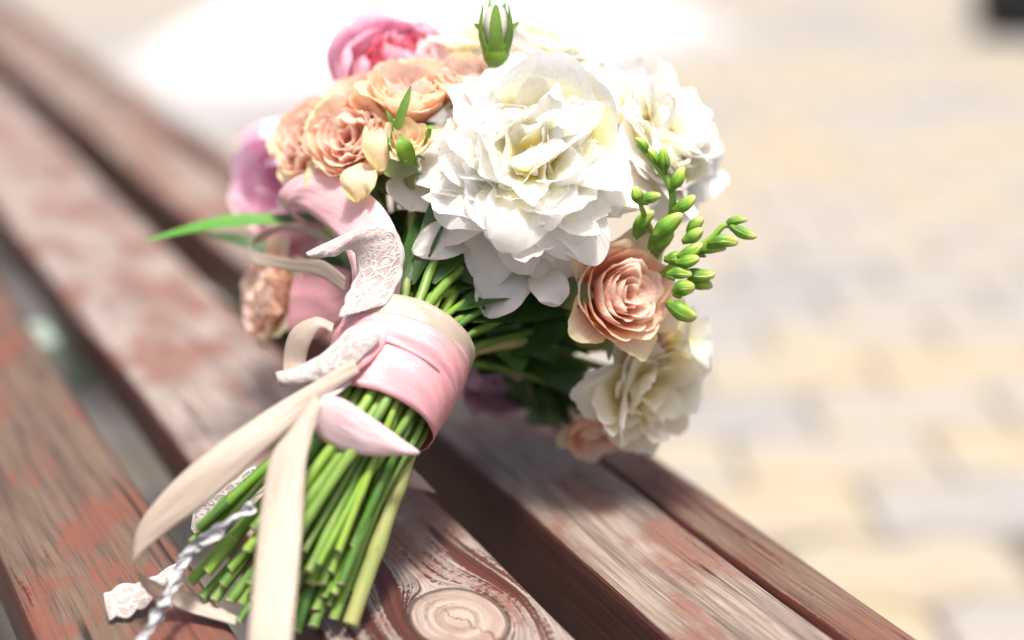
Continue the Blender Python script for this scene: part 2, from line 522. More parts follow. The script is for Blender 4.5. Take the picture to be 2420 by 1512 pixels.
def wood_mat(name, knots, paint, wash, seed, side=1.7, grey=(0.108, 0.064, 0.043), pale=(0.215, 0.139, 0.100), knot_dark=False):
    k = NT(name)
    tc = k.n('TexCoord')
    sp = k.n('SeparateXYZ')
    k.t.links.new(tc.outputs['Object'], sp.inputs[0])
    x, y, z = sp.outputs
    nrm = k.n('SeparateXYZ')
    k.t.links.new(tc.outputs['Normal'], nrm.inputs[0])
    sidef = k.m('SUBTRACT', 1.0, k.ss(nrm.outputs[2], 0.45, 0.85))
    # grain coordinate: stream lines that flow round the knots
    warp = k.m('MULTIPLY', k.m('SUBTRACT', k.noise(k.vec(k.m('MULTIPLY', x, 9.0), k.m('MULTIPLY', y, 3.0), seed), 1.0, 2.0), 0.5), 0.018)
    g = k.m('ADD', k.m('ADD', x, z), warp)
    inside = 0.0
    near = 0.0
    ringr = 0.0
    for (kx, ky, R, el) in knots:
        dx = k.m('SUBTRACT', x, kx)
        dy = k.m('MULTIPLY', k.m('SUBTRACT', y, ky), el)
        r2 = k.m('ADD', k.m('MULTIPLY', dx, dx), k.m('MULTIPLY', dy, dy))
        r = k.m('SQRT', r2)
        q = k.m('DIVIDE', R * R, k.m('MAXIMUM', r2, R * R * 0.9))
        g = k.m('SUBTRACT', g, k.m('MULTIPLY', dx, k.m('MULTIPLY', q, 0.96)))
        ins = k.m('SUBTRACT', 1.0, k.ss(k.m('ADD', r, k.m('MULTIPLY', warp, 0.25)), R * 0.93, R * 1.03))
        inside = k.m('MAXIMUM', ins, inside)
        near = k.m('MAXIMUM', k.m('SUBTRACT', 1.0, k.ss(r, R * 1.1, R * 5.0)), near)
        ringr = k.m('ADD', ringr, k.m('MULTIPLY', r, ins))
    G_ = k.m('ADD', k.m('MULTIPLY', g, k.m('SUBTRACT', 1.0, inside)), k.m('MULTIPLY', ringr, 1.0)) if knots else g
    fine = k.noise(k.vec(k.m('MULTIPLY', G_, 1500.0), k.m('MULTIPLY', y, 34.0), seed + 1.3), 1.0, 3.0, 0.6)
    mid = k.noise(k.vec(k.m('MULTIPLY', G_, 430.0), k.m('MULTIPLY', y, 9.0), seed + 4.1), 1.0, 3.0, 0.6)
    wide = k.noise(k.vec(k.m('MULTIPLY', G_, 105.0), k.m('MULTIPLY', y, 6.0), seed + 7.7), 1.0, 3.0, 0.55)
    blot = k.noise(k.vec(k.m('MULTIPLY', x, 26.0), k.m('MULTIPLY', y, 15.0), seed + 9.2), 1.0, 4.0, 0.6)
    big = k.noise(k.vec(k.m('MULTIPLY', x, 10.0), k.m('MULTIPLY', y, 5.0), seed + 12.9), 1.0, 2.0, 0.5)
    tone = k.m('ADD', k.m('MULTIPLY', fine, 0.45), k.m('ADD', k.m('MULTIPLY', mid, 0.4), k.m('MULTIPLY', wide, 0.25)))
    col = k.mix(k.ss(tone, 0.36, 0.72), tuple(c * 0.52 for c in grey), pale)
    col = k.mix(k.m('MULTIPLY', k.ss(wide, 0.5, 0.66), 0.35), col, (0.125, 0.089, 0.050))
    # worn red paint: a pale wash left in the pores, solid where it still sticks
    grit = k.noise(tc.outputs['Object'], 420.0, 3.0, 0.7)
    ws = k.m('MULTIPLY', k.ss(k.m('ADD', k.m('MULTIPLY', blot, 0.75), k.m('MULTIPLY', mid, 0.28)), 0.49, 0.575), wash)
    ws = k.m('MULTIPLY', ws, k.ss(k.m('ADD', k.m('MULTIPLY', grit, 0.5), k.m('MULTIPLY', fine, 0.5)), 0.36, 0.52))
    col = k.mix(ws, col, (0.169, 0.058, 0.037))
    knotboost = k.m('MULTIPLY', near, 0.21) if knots else 0.0
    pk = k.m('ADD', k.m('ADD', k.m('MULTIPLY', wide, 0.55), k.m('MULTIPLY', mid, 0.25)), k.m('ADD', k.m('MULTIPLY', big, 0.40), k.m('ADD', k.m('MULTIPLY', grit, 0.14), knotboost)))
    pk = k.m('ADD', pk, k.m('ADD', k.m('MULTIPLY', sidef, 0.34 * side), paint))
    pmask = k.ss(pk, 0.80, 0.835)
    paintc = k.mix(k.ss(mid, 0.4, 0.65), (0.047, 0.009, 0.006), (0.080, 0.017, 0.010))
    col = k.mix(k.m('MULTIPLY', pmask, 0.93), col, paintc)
    if knots:
        rings = k.noise(k.vec(k.m('MULTIPLY', k.m('ADD', ringr, k.m('MULTIPLY', k.m('SUBTRACT', blot, 0.5), 0.012)), 420.0), k.m('MULTIPLY', x, 30.0), seed), 1.0, 3.0)
        kc = k.mix(k.ss(rings, 0.4, 0.62), (0.276, 0.202, 0.164), (0.368, 0.297, 0.252))
        kc = k.mix(k.m('MULTIPLY', k.ss(blot, 0.45, 0.62), 0.45), kc, (0.154, 0.058, 0.042))
        if knot_dark:
            kc = k.mix(k.ss(rings, 0.4, 0.62), (0.036, 0.022, 0.016), (0.100, 0.054, 0.037))
        col = k.mix(k.m('MULTIPLY', inside, 0.92), col, kc)
        kx, ky, R, el = knots[0]
        ln = k.m('ABSOLUTE', k.m('ADD', k.m('SUBTRACT', x, kx), k.m('ADD', k.m('MULTIPLY', k.m('SUBTRACT', y, ky), 0.35), k.m('MULTIPLY', k.m('SUBTRACT', k.noise(k.vec(k.m('MULTIPLY', x, 160.0), k.m('MULTIPLY', y, 160.0), seed), 1.0, 3.0), 0.5), 0.012))))
        kcr = k.m('MULTIPLY', k.m('SUBTRACT', 1.0, k.ss(ln, 0.0002, 0.0009)), k.m('MULTIPLY', inside, k.ss(blot, 0.3, 0.5)))
        col = k.mix(k.m('MULTIPLY', kcr, 0.8), col, (0.072, 0.024, 0.016))
    # open drying cracks along the grain
    cr = k.noise(k.vec(k.m('MULTIPLY', G_, 130.0), k.m('MULTIPLY', y, 1.6), seed + 21.0), 1.0, 2.0, 0.5)
    crack = k.m('SUBTRACT', 1.0, k.ss(k.m('ABSOLUTE', k.m('SUBTRACT', cr, 0.5)), 0.001, 0.006))
    crack = k.m('MULTIPLY', crack, k.ss(k.noise(k.vec(k.m('MULTIPLY', x, 16.0), k.m('MULTIPLY', y, 8.0), seed + 30.0), 1.0, 2.0), 0.5, 0.6))
    col = k.mix(k.m('MULTIPLY', crack, 0.85), col, (0.012, 0.007, 0.006))
    soft = k.m('SUBTRACT', 1.0, k.m('MULTIPLY', inside, 0.75)) if knots else 1.0
    h = k.m('ADD', k.m('MULTIPLY', soft, k.m('ADD', k.m('MULTIPLY', fine, 0.5), k.m('MULTIPLY', mid, 0.7))), k.m('SUBTRACT', k.m('MULTIPLY', pmask, 0.35), k.m('MULTIPLY', crack, 1.6)))
    nb = k.bump(h, 0.8, 0.0014)
    rough = k.m('ADD', 0.62, k.m('MULTIPLY', pmask, -0.12))
    return k.finish(k.principled(col, rough, 0.35, nb))

bench = put('wooden_bench', None, None, label='weathered wooden bench with worn red paint carrying the bouquet', cat='bench')
bench.location = (0, 0, BENCH)
bench.rotation_euler = (0, 0, SANG)

def slat(q0, q1, mat, thick=0.036, rnd=0.006, drop=0.0, tilt=0.0, seed=0, y0=-0.9, y1=3.2, label=None):
    rg = np.random.default_rng(seed)
    prof = []
    for (cx, cz, a0) in ((q1 - rnd, -rnd, 90), (q1 - rnd, -thick + rnd, 0), (q0 + rnd, -thick + rnd, -90), (q0 + rnd, -rnd, -180)):
        for s in range(6):
            a = math.radians(a0 - 90 * s / 5)
            prof.append((cx + rnd * math.cos(a), cz + rnd * math.sin(a)))
    # extra points across the top so the surface can be slightly uneven
    top = [(q0 + rnd + (q1 - q0 - 2 * rnd) * i / 13, 0.0) for i in range(1, 13)]
    prof = prof + top
    n = len(prof)
    ys = np.concatenate([np.linspace(y0, 0.2, 16), np.linspace(0.21, 1.2, 100), np.linspace(1.22, y1, 30)])
    ph = rg.uniform(0, 6.28, 12)
    V = []
    cxm = (q0 + q1) / 2
    for y in ys:
        wv = 0.0007 * math.sin(y * 9 + ph[0]) + 0.0005 * math.sin(y * 23 + ph[1])
        for (x, z) in prof:
            zz = z
            if z > -0.7 * rnd:
                zz += 0.00035 * math.sin(x * 240 + ph[2] + 2 * math.sin(y * 7 + ph[3])) + 0.0003 * math.sin(x * 90 + y * 31 + ph[4])
                zz -= 0.0006 * max(0, math.sin(y * 41 + ph[5]) * math.sin(y * 17 + ph[6])) * (1 if abs(x - cxm) > (q1 - q0) * 0.43 else 0)
            V.append((x + wv, y, zz - drop - tilt * (x - q0)))
    F = grid_faces(n, len(ys), True)
    F += [tuple(range(n)), tuple((len(ys) - 1) * n + i for i in range(n - 1, -1, -1))]
    return put('slat', mesh_data('slat', V, F), mat, bench, label=label)

qA0, qA1 = line_q(2.30), line_q(1.49)
qB0, qB1 = line_q(1.31), line_q(0.951)
qC0, qC1 = line_q(0.868), line_q(0.747)
qD0, qD1 = line_q(0.735), line_q(0.682)
kB = knot_at(1085, 1462)
kA = knot_at(120, 1335)
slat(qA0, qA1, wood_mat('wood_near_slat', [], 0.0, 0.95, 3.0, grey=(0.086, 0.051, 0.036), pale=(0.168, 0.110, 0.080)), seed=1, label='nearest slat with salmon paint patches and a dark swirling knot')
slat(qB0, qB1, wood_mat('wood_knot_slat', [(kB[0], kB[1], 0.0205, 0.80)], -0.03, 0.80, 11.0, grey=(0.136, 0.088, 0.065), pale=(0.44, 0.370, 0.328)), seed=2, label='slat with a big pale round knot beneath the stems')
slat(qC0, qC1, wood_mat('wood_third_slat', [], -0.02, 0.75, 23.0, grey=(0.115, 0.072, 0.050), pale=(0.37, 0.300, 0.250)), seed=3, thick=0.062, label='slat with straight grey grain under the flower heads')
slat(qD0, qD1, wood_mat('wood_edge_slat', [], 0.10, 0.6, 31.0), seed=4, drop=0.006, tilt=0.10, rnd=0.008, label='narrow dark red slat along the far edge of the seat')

def iron_mat():
    k = NT('painted_iron')
    tc = k.n('TexCoord')
    g = k.noise(tc.outputs['Object'], 45.0, 4.0)
    col = k.mix(k.ss(g, 0.35, 0.7), (0.20, 0.26, 0.22), (0.36, 0.42, 0.37))
    return k.finish(k.principled(col, 0.55, 0.4, k.bump(g, 0.4, 0.002)))

im = iron_mat()
for yy in (1.02, -0.6, 2.6):
    # cross bar under the slats with two legs down to the paving
    x0, x1 = qA0 - 0.05, qD1 + 0.01
    zt = -0.048
    V, F = [], []
    for (xx, ww) in ((x0, .02), (x0 + .03, .026), (x1 - .03, .026), (x1, .02)):
        for (yo, zo) in ((-ww, zt), (ww, zt), (ww, zt - .04), (-ww, zt - .04)):
            V.append((xx, yy + yo, zo))
    F = grid_faces(4, 4, True) + [(3, 2, 1, 0), (12, 13, 14, 15)]
    put('cross_bar', mesh_data('cross_bar', V, F, smooth=False), im, bench)
    for xx in (x0 + 0.06, x1 - 0.06):
        pth = [(xx, yy, zt - .02), (xx, yy, -0.2), (xx, yy, -0.40), (xx, yy, -BENCH + 0.001)]
        v_, f_, u_ = tube(pth, [0.022, 0.018, 0.02, 0.034], 14)
        put('leg', mesh_data('bench_leg', v_, f_), im, bench)

# ------------------------------------------------------------------ bouquet: materials
M = {}
W0 = (0.86, 0.85, 0.80)
M['white'] = petal_mat('white_petal', [(0.0, (0.95, 0.72, 0.10)), (0.3, (0.95, 0.85, 0.36)), (0.58, (0.945, 0.925, 0.76)), (0.85, (0.95, 0.945, 0.92))], transl=0.56)
M['heart'] = petal_mat('yellow_heart_petal', [(0.0, (0.96, 0.70, 0.06)), (0.4, (0.96, 0.82, 0.24)), (0.75, (0.955, 0.91, 0.62)), (1.0, (0.95, 0.94, 0.86))], transl=0.56)
M['white2'] = petal_mat('cream_petal', [(0.0, (0.90, 0.70, 0.16)), (0.35, (0.93, 0.84, 0.48)), (0.7, (0.94, 0.90, 0.70)), (1.0, (0.95, 0.93, 0.84))], transl=0.52)
M['guard'] = petal_mat('guard_petal', [(0.0, (0.75, 0.78, 0.45)), (0.4, (0.90, 0.86, 0.79)), (1.0, (0.92, 0.89, 0.85))], transl=0.38, edge=(0.70, 0.55, 0.35), edge_amt=0.3)
M['peach'] = petal_mat('peach_petal', [(0.0, (0.98, 0.48, 0.24)), (0.35, (0.99, 0.54, 0.34)), (0.75, (0.99, 0.68, 0.51)), (1.0, (0.98, 0.79, 0.65))], edge=(0.95, 0.80, 0.48), edge_amt=0.4, transl=0.6)
M['peach_in'] = petal_mat('blush_inner_petal', [(0.0, (0.99, 0.42, 0.27)), (0.4, (0.99, 0.62, 0.47)), (0.8, (0.99, 0.77, 0.66)), (1.0, (0.99, 0.85, 0.77))], edge=(0.96, 0.84, 0.60), edge_amt=0.35, transl=0.6)
M['withered'] = petal_mat('withered_petal', [(0.0, (0.96, 0.72, 0.56)), (0.45, (0.93, 0.76, 0.54)), (0.8, (0.88, 0.73, 0.42)), (1.0, (0.76, 0.60, 0.28))], edge=(0.70, 0.56, 0.22), edge_amt=0.6, transl=0.45)
M['peach_out'] = petal_mat('peach_outer_petal', [(0.0, (0.86, 0.78, 0.36)), (0.3, (0.96, 0.70, 0.50)), (0.75, (0.96, 0.80, 0.64)), (1.0, (0.93, 0.83, 0.56))], edge=(0.86, 0.76, 0.34), edge_amt=0.6, transl=0.5)
M['pink'] = petal_mat('pink_petal', [(0.0, (0.95, 0.16, 0.36)), (0.25, (0.97, 0.42, 0.58)), (0.55, (0.98, 0.60, 0.73)), (1.0, (0.98, 0.77, 0.85))], transl=0.42)
M['pink_streak'] = petal_mat('streaked_pink_petal', [(0.0, (0.95, 0.26, 0.50)), (0.2, (0.97, 0.50, 0.68)), (0.5, (0.98, 0.66, 0.79)), (1.0, (0.98, 0.82, 0.90))], spot=(0.96, 0.36, 0.66), transl=0.42)
M['pink_deep'] = petal_mat('deep_pink_petal', [(0.0, (0.75, 0.03, 0.12)), (0.5, (0.86, 0.09, 0.22)), (1.0, (0.92, 0.28, 0.38))], spot=(0.95, 0.60, 0.52), transl=0.3)
M['mauve'] = petal_mat('mauve_petal', [(0.0, (0.45, 0.12, 0.25)), (0.5, (0.62, 0.34, 0.46)), (1.0, (0.70, 0.48, 0.58))], transl=0.3)
M['bud'] = green_mat('bud_green', (0.10, 0.24, 0.02), (0.36, 0.52, 0.05), 0.36, 0.22, 90.0, 0.45, (0.5, 0.2))
k = NT('freesia_bud')
_uv = k.n('UVMap'); _sp = k.n('SeparateXYZ'); k.t.links.new(_uv.outputs[0], _sp.inputs[0])
_oi = k.n('ObjectInfo')
_n = k.noise(k.vec(k.m('MULTIPLY', _sp.outputs[0], 9.0), k.m('MULTIPLY', _sp.outputs[1], 2.0), k.m('MULTIPLY', _oi.outputs['Random'], 30.0)), 1.0, 3.0)
_c = k.ramp(k.m('ADD', _sp.outputs[1], k.m('MULTIPLY', k.m('SUBTRACT', _n, 0.5), 0.7)), [(0.0, (0.20, 0.34, 0.03)), (0.3, (0.09, 0.24, 0.02)), (0.62, (0.22, 0.42, 0.035)), (0.85, (0.46, 0.58, 0.10)), (1.0, (0.62, 0.66, 0.28))])
_rib = k.m('ABSOLUTE', k.m('SINE', k.m('MULTIPLY', _sp.outputs[0], 9.42)))
_c = k.mix(k.m('MULTIPLY', k.m('SUBTRACT', 1.0, k.ss(_rib, 0.0, 0.25)), 0.45), _c, (0.06, 0.16, 0.015))
_nb = k.bump(k.m('ADD', k.ss(_rib, 0.0, 0.3), k.m('MULTIPLY', _n, 0.6)), 0.5, 0.0012)
M['fbud'] = k.finish(k.translucent_mix(k.principled(_c, 0.42, 0.4, _nb), _c, 0.22, _nb))
M['sepal'] = green_mat('sepal_green', (0.10, 0.21, 0.03), (0.24, 0.40, 0.07), 0.5, 0.2, 80.0, 0.3)
M['leaf'] = green_mat('leaf_green', (0.018, 0.055, 0.010), (0.06, 0.14, 0.022), 0.45, 0.14, 50.0, 0.4)  # leaf green with shade put into it, for a darker bouquet heart
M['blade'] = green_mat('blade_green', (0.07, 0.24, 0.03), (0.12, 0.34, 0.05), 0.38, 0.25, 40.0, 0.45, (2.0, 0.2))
M['sage'] = green_mat('sage_green', (0.13, 0.18, 0.07), (0.24, 0.30, 0.13), 0.6, 0.15, 60.0, 0.25)
M['stem'] = green_mat('stem_green', (0.05, 0.15, 0.018), (0.19, 0.33, 0.05), 0.42, 0.06, 70.0, 0.45, (1.0, 14.0))
M['stem_lime'] = green_mat('stem_lime', (0.14, 0.31, 0.03), (0.27, 0.43, 0.05), 0.36, 0.08, 60.0, 0.45, (1.0, 14.0))
M['stem_woody'] = green_mat('stem_woody', (0.11, 0.24, 0.04), (0.31, 0.31, 0.11), 0.5, 0.0, 50.0, 0.35, (1.0, 14.0))
M['stem_brown'] = green_mat('stem_brown', (0.13, 0.05, 0.025), (0.30, 0.14, 0.06), 0.55, 0.0, 60.0, 0.3, (1.5, 10.0))
M['cut'] = green_mat('cut_end', (0.40, 0.45, 0.18), (0.62, 0.58, 0.34), 0.7, 0.0, 400.0, 0.2)
M['satin_pink'] = satin_mat('pink_satin', (0.86, 0.43, 0.45), 0.24, 0.18, 0.7)
M['satin_blush'] = satin_mat('blush_satin', (0.86, 0.52, 0.53), 0.24, 0.18, 0.7)
M['satin_sunlit'] = satin_mat('sunlit_pink_satin', (0.90, 0.68, 0.69), 0.28)  # lighter copy of the pink satin, sunlight painted into the colour
M['satin_cream'] = satin_mat('cream_satin', (0.56, 0.46, 0.365), 0.34, 0.2)
M['lace'] = lace_mat('white_lace')
k = NT('white_cord')
tc = k.n('TexCoord')
g_ = k.noise(tc.outputs['Object'], 700.0, 3.0)
g2_ = k.noise(tc.outputs['Object'], 260.0, 4.0)
M['cord'] = k.finish(k.principled(k.mix(k.ss(g2_, 0.35, 0.7), (0.72, 0.72, 0.73), (0.90, 0.90, 0.89)), 0.8, 0.2, k.bump(k.m('ADD', g_, k.m('MULTIPLY', g2_, 2.0)), 1.0, 0.003)))

BASE = on_bench(760, 1430)
bouquet = put('bridal_bouquet', None, None, label='bridal bouquet of white peonies, peach roses and pink blooms tied with satin ribbons', cat='bouquet')
bouquet.location = BASE
ZMIN = BENCH + 0.0012
TINV = Matrix.Translation(Vector(BASE)).inverted()

def clampz(P):
    P = np.asarray(P, float)
    P[:, 2] = np.maximum(P[:, 2], ZMIN)
    return P

def part(name, V, F, mat, uv=None, label=None, parent=None, clamp=True, smooth=True, kind=None):
    """part given in world coordinates, child of the bouquet (or sub-part of one of its parts)"""
    P = clampz(V) if clamp else np.asarray(V, float)
    me = mesh_data(name, P - BASE, F, uv, smooth)
    o = put(name, me, mat, parent or bouquet, label, kind=kind)
    return o

STEMS = []      # (base point, direction from base to flower, radius)

def frame(n, roll=0.0):
    n = np.asarray(n, float) / np.linalg.norm(n)
    x = np.cross(UP, n)
    if np.linalg.norm(x) < 0.1:
        x = np.cross(RT, n)
    x /= np.linalg.norm(x)
    y = np.cross(n, x)
    c, s = math.cos(roll), math.sin(roll)
    return np.stack([c * x + s * y, -s * x + c * y, n], axis=1)     # columns

def snoise(rg, n=4, f=3.0):
    fr = rg.uniform(0.5, 1.5, n) * f * np.arange(1, n + 1) / 1.5
    ph = rg.uniform(0, 6.28, n)
    am = 1.0 / np.arange(1, n + 1)
    return lambda t: sum(a * np.sin(w * t + p) for a, w, p in zip(am, fr, ph)) / am.sum()

def petal_grid(rg, L, W, th0, th1, k=0.0, curl=0.0, ruf=0.0, rfreq=3.0, notch=0.06, base=0.3, r0=0.0, z0=0.0, phi=0.0,
               tipround=0.34, wide=0.62, roll=0.0, nu=13, nv=14, side=0.0, fold=0.0):
    """petal in flower space (z = flower axis); th = angle from the axis, degrees"""
    t = np.linspace(0, 1.15, 70)
    sm = np.clip(t, 0, 1)
    sm = sm * sm * (3 - 2 * sm)
    th = np.radians(th0 + (th1 - th0) * sm + curl * np.clip((t - 0.62) / 0.38, 0, 1.2) ** 2)
    dt = t[1] - t[0]
    rr = r0 + np.concatenate([[0], np.cumsum(np.sin(th[:-1])) * dt * L])
    zz = z0 + np.concatenate([[0], np.cumsum(np.cos(th[:-1])) * dt * L])
    n1, n2, n3 = snoise(rg, 4, rfreq), snoise(rg, 4, rfreq * 1.3), snoise(rg, 3, 2.0)
    u = np.linspace(-1, 1, nu)
    v = np.linspace(0, 1, nv)
    U, Vv = np.meshgrid(u, v)
    lu = 1 - tipround * np.abs(U) ** 2.3 + notch * n1(U * 3.0)
    tv = np.clip(Vv * lu, 0, 1.14)
    R = np.interp(tv, t, rr)
    Z = np.interp(tv, t, zz)
    TH = np.interp(tv, t, th)
    w = W / 2 * (base + (1 - base) * np.sin(np.pi / 2 * np.clip(Vv / wide, 0, 1)) ** 1.1)
    s = U * w * (1 + 0.06 * n3(Vv * 4 + 3))
    if abs(k) > 1e-6:
        a = np.clip(k * s, -2.6, 2.6)
        x = np.sin(a) / k
        dn = (1 - np.cos(a)) / k
    else:
        x, dn = s, np.zeros_like(s)
    dn = dn + ruf * W * Vv ** 1.4 * (0.35 + 0.65 * np.abs(U)) * n2(U * 2.6 + Vv * 1.2) - fold * W * np.abs(U) * Vv * (1 - 0.5 * Vv)
    dn = dn + side * W * U * Vv
    x = x + ruf * 0.3 * W * Vv * n1(U * 2 + Vv * 5)
    Y = R - dn * np.cos(TH)
    Zz = Z + dn * np.sin(TH)
    cr, sr = math.cos(roll), math.sin(roll)
    c, sn = math.cos(phi), math.sin(phi)
    P = np.stack([x * c - Y * sn, x * sn + Y * c, Zz], axis=-1).reshape(-1, 3)
    UV = np.stack([(U + 1) / 2, Vv], axis=-1).reshape(-1, 2)
    return P, grid_faces(nu, nv), UV

def bloom(name, pos, n, petals, heart_mat, label, stem_r=0.0026, roll=0.0, calyx=0.006, back=0.01, sepals=None, clamp=True):
    """petals: list of (petal arrays, material); the bloom is a part, its petals sub-parts"""
    Rm = frame(n, roll)
    nn = Rm[:, 2]
    # receptacle: small turned cup behind the petals
    prof = [(0.0, -back - calyx * 1.7), (calyx * 0.55, -back - calyx * 1.5), (calyx, -back - calyx * 0.8), (calyx * 1.1, -back - calyx * 0.1), (calyx * 0.8, -back + calyx * 0.4), (0.0005, -back + calyx * 0.6)]
    seg = 14
    V = []
    for r, z in prof:
        for i in range(seg):
            a = 2 * math.pi * i / seg
            V.append((max(r, 1e-4) * math.cos(a), max(r, 1e-4) * math.sin(a), z))
    V = np.array(V) @ Rm.T + pos
    o = part(name, V, grid_faces(seg, len(prof), True), heart_mat, label=label, clamp=clamp)
    for (P, F, UV), mat in petals:
        part('petal', P @ Rm.T + pos, F, mat, UV, parent=o, clamp=clamp)
    for (P, F, UV) in (sepals or []):
        part('sepal', P @ Rm.T + pos, F, M['sepal'], UV, parent=o, clamp=clamp)
    STEMS.append((pos - nn * (back + calyx * 1.5), nn, stem_r))
    return o

def sepal_set(rg, n, L, W, th0, th1, r0, z0, curl=0):
    return [petal_grid(rg, L * rg.uniform(.85, 1.15), W, th0 + rg.uniform(-8, 8), th1 + rg.uniform(-15, 15), k=60, curl=curl, base=0.8, tipround=0.9, wide=0.25, notch=0.0,
                       r0=r0, z0=z0, phi=2 * math.pi * i / n + rg.uniform(-.2, .2), nu=7, nv=10) for i in range(n)]

def peony(X, Y, d, ncam, R, seed, label, name='white_peony', mats=('white', 'heart', 'guard'), roll=0.0, extra=None, full=1.0):
    rg = np.random.default_rng(seed)
    P = []
    N_ = int(78 * full)
    ph0 = rg.uniform(0, 6.28)
    def add(arr, mat, off=(0, 0, 0)):
        P.append(((arr[0] + np.array(off), arr[1], arr[2]), M[mat]))
    for i in range(N_):                         # outer skirt to mid bowl
        f = i / (N_ - 1.0)
        ph = ph0 + i * 2.39996 + rg.normal(0, .35)
        l = 1.02 - 0.36 * f + rg.normal(0, .09)
        w = (0.70 - 0.28 * f) * rg.uniform(.6, 1.3)
        th = 98 - 54 * f + rg.normal(0, 13)
        sp_ = rg.uniform(0, 1)
        add(petal_grid(rg, R * l, R * w, th - 16 * (1 - f) - 4, th + (16 if sp_ > .4 else -24), k=(12 + 14 * f) * 0.055 / R * rg.uniform(.3, 1.4), curl=rg.uniform(5, 45) if sp_ > .4 else rg.uniform(-45, 5), nu=17, nv=18,
                       ruf=0.05 + rg.uniform(0, .06), rfreq=rg.uniform(1.2, 2.4), notch=0.05 + .06 * rg.uniform(0, 1.3), base=0.34, tipround=rg.uniform(.26, .5), r0=R * 0.05, z0=R * (0.02 + 0.12 * f), phi=ph, side=rg.uniform(-.3, .3)),
            mats[2 if f < .16 else 0])
    for i in range(int(62 * full)):             # loose tufts of short crumpled petals filling the bowl
        a, rr = rg.uniform(0, 6.28), R * 0.46 * math.sqrt(rg.uniform(0, 1))
        ox, oy = rr * math.cos(a), rr * math.sin(a)
        out = rr / (R * 0.46)
        ph = (math.atan2(-ox, oy) if rg.uniform() < .62 else rg.uniform(0, 6.28)) + rg.normal(0, .5)
        sp_ = rg.uniform(0, 1)
        th = rg.uniform(16, 46) + 26 * out
        add(petal_grid(rg, R * rg.uniform(.30, .52), R * rg.uniform(.32, .58), th - 12, th + (22 if sp_ > .45 else -22), k=rg.choice([1, 1, 1, -1]) * 15 * 0.055 / R * rg.uniform(.4, 1.4), curl=rg.uniform(5, 45) if sp_ > .45 else rg.uniform(-45, 0), nu=15, nv=15,
                       ruf=0.07 + rg.uniform(0, .08), rfreq=rg.uniform(1.3, 2.5), notch=0.04 + .07 * rg.uniform(0, 1.3), base=0.36, tipround=rg.uniform(.25, .5), r0=0.0, z0=0.0, phi=ph, side=rg.uniform(-.4, .4)),
            mats[1] if rg.uniform() < .45 else mats[0], (ox, oy, R * (0.10 + 0.14 * (1 - out))))
    for e in (extra or []):
        P.append((petal_grid(rg, **e[0]), M[e[1]]))
    n = cv(*ncam)
    pos = at(X, Y, d)
    return bloom(name, pos, n, P, M['sepal'], label, 0.0032, roll, R * 0.14, R * 0.2)

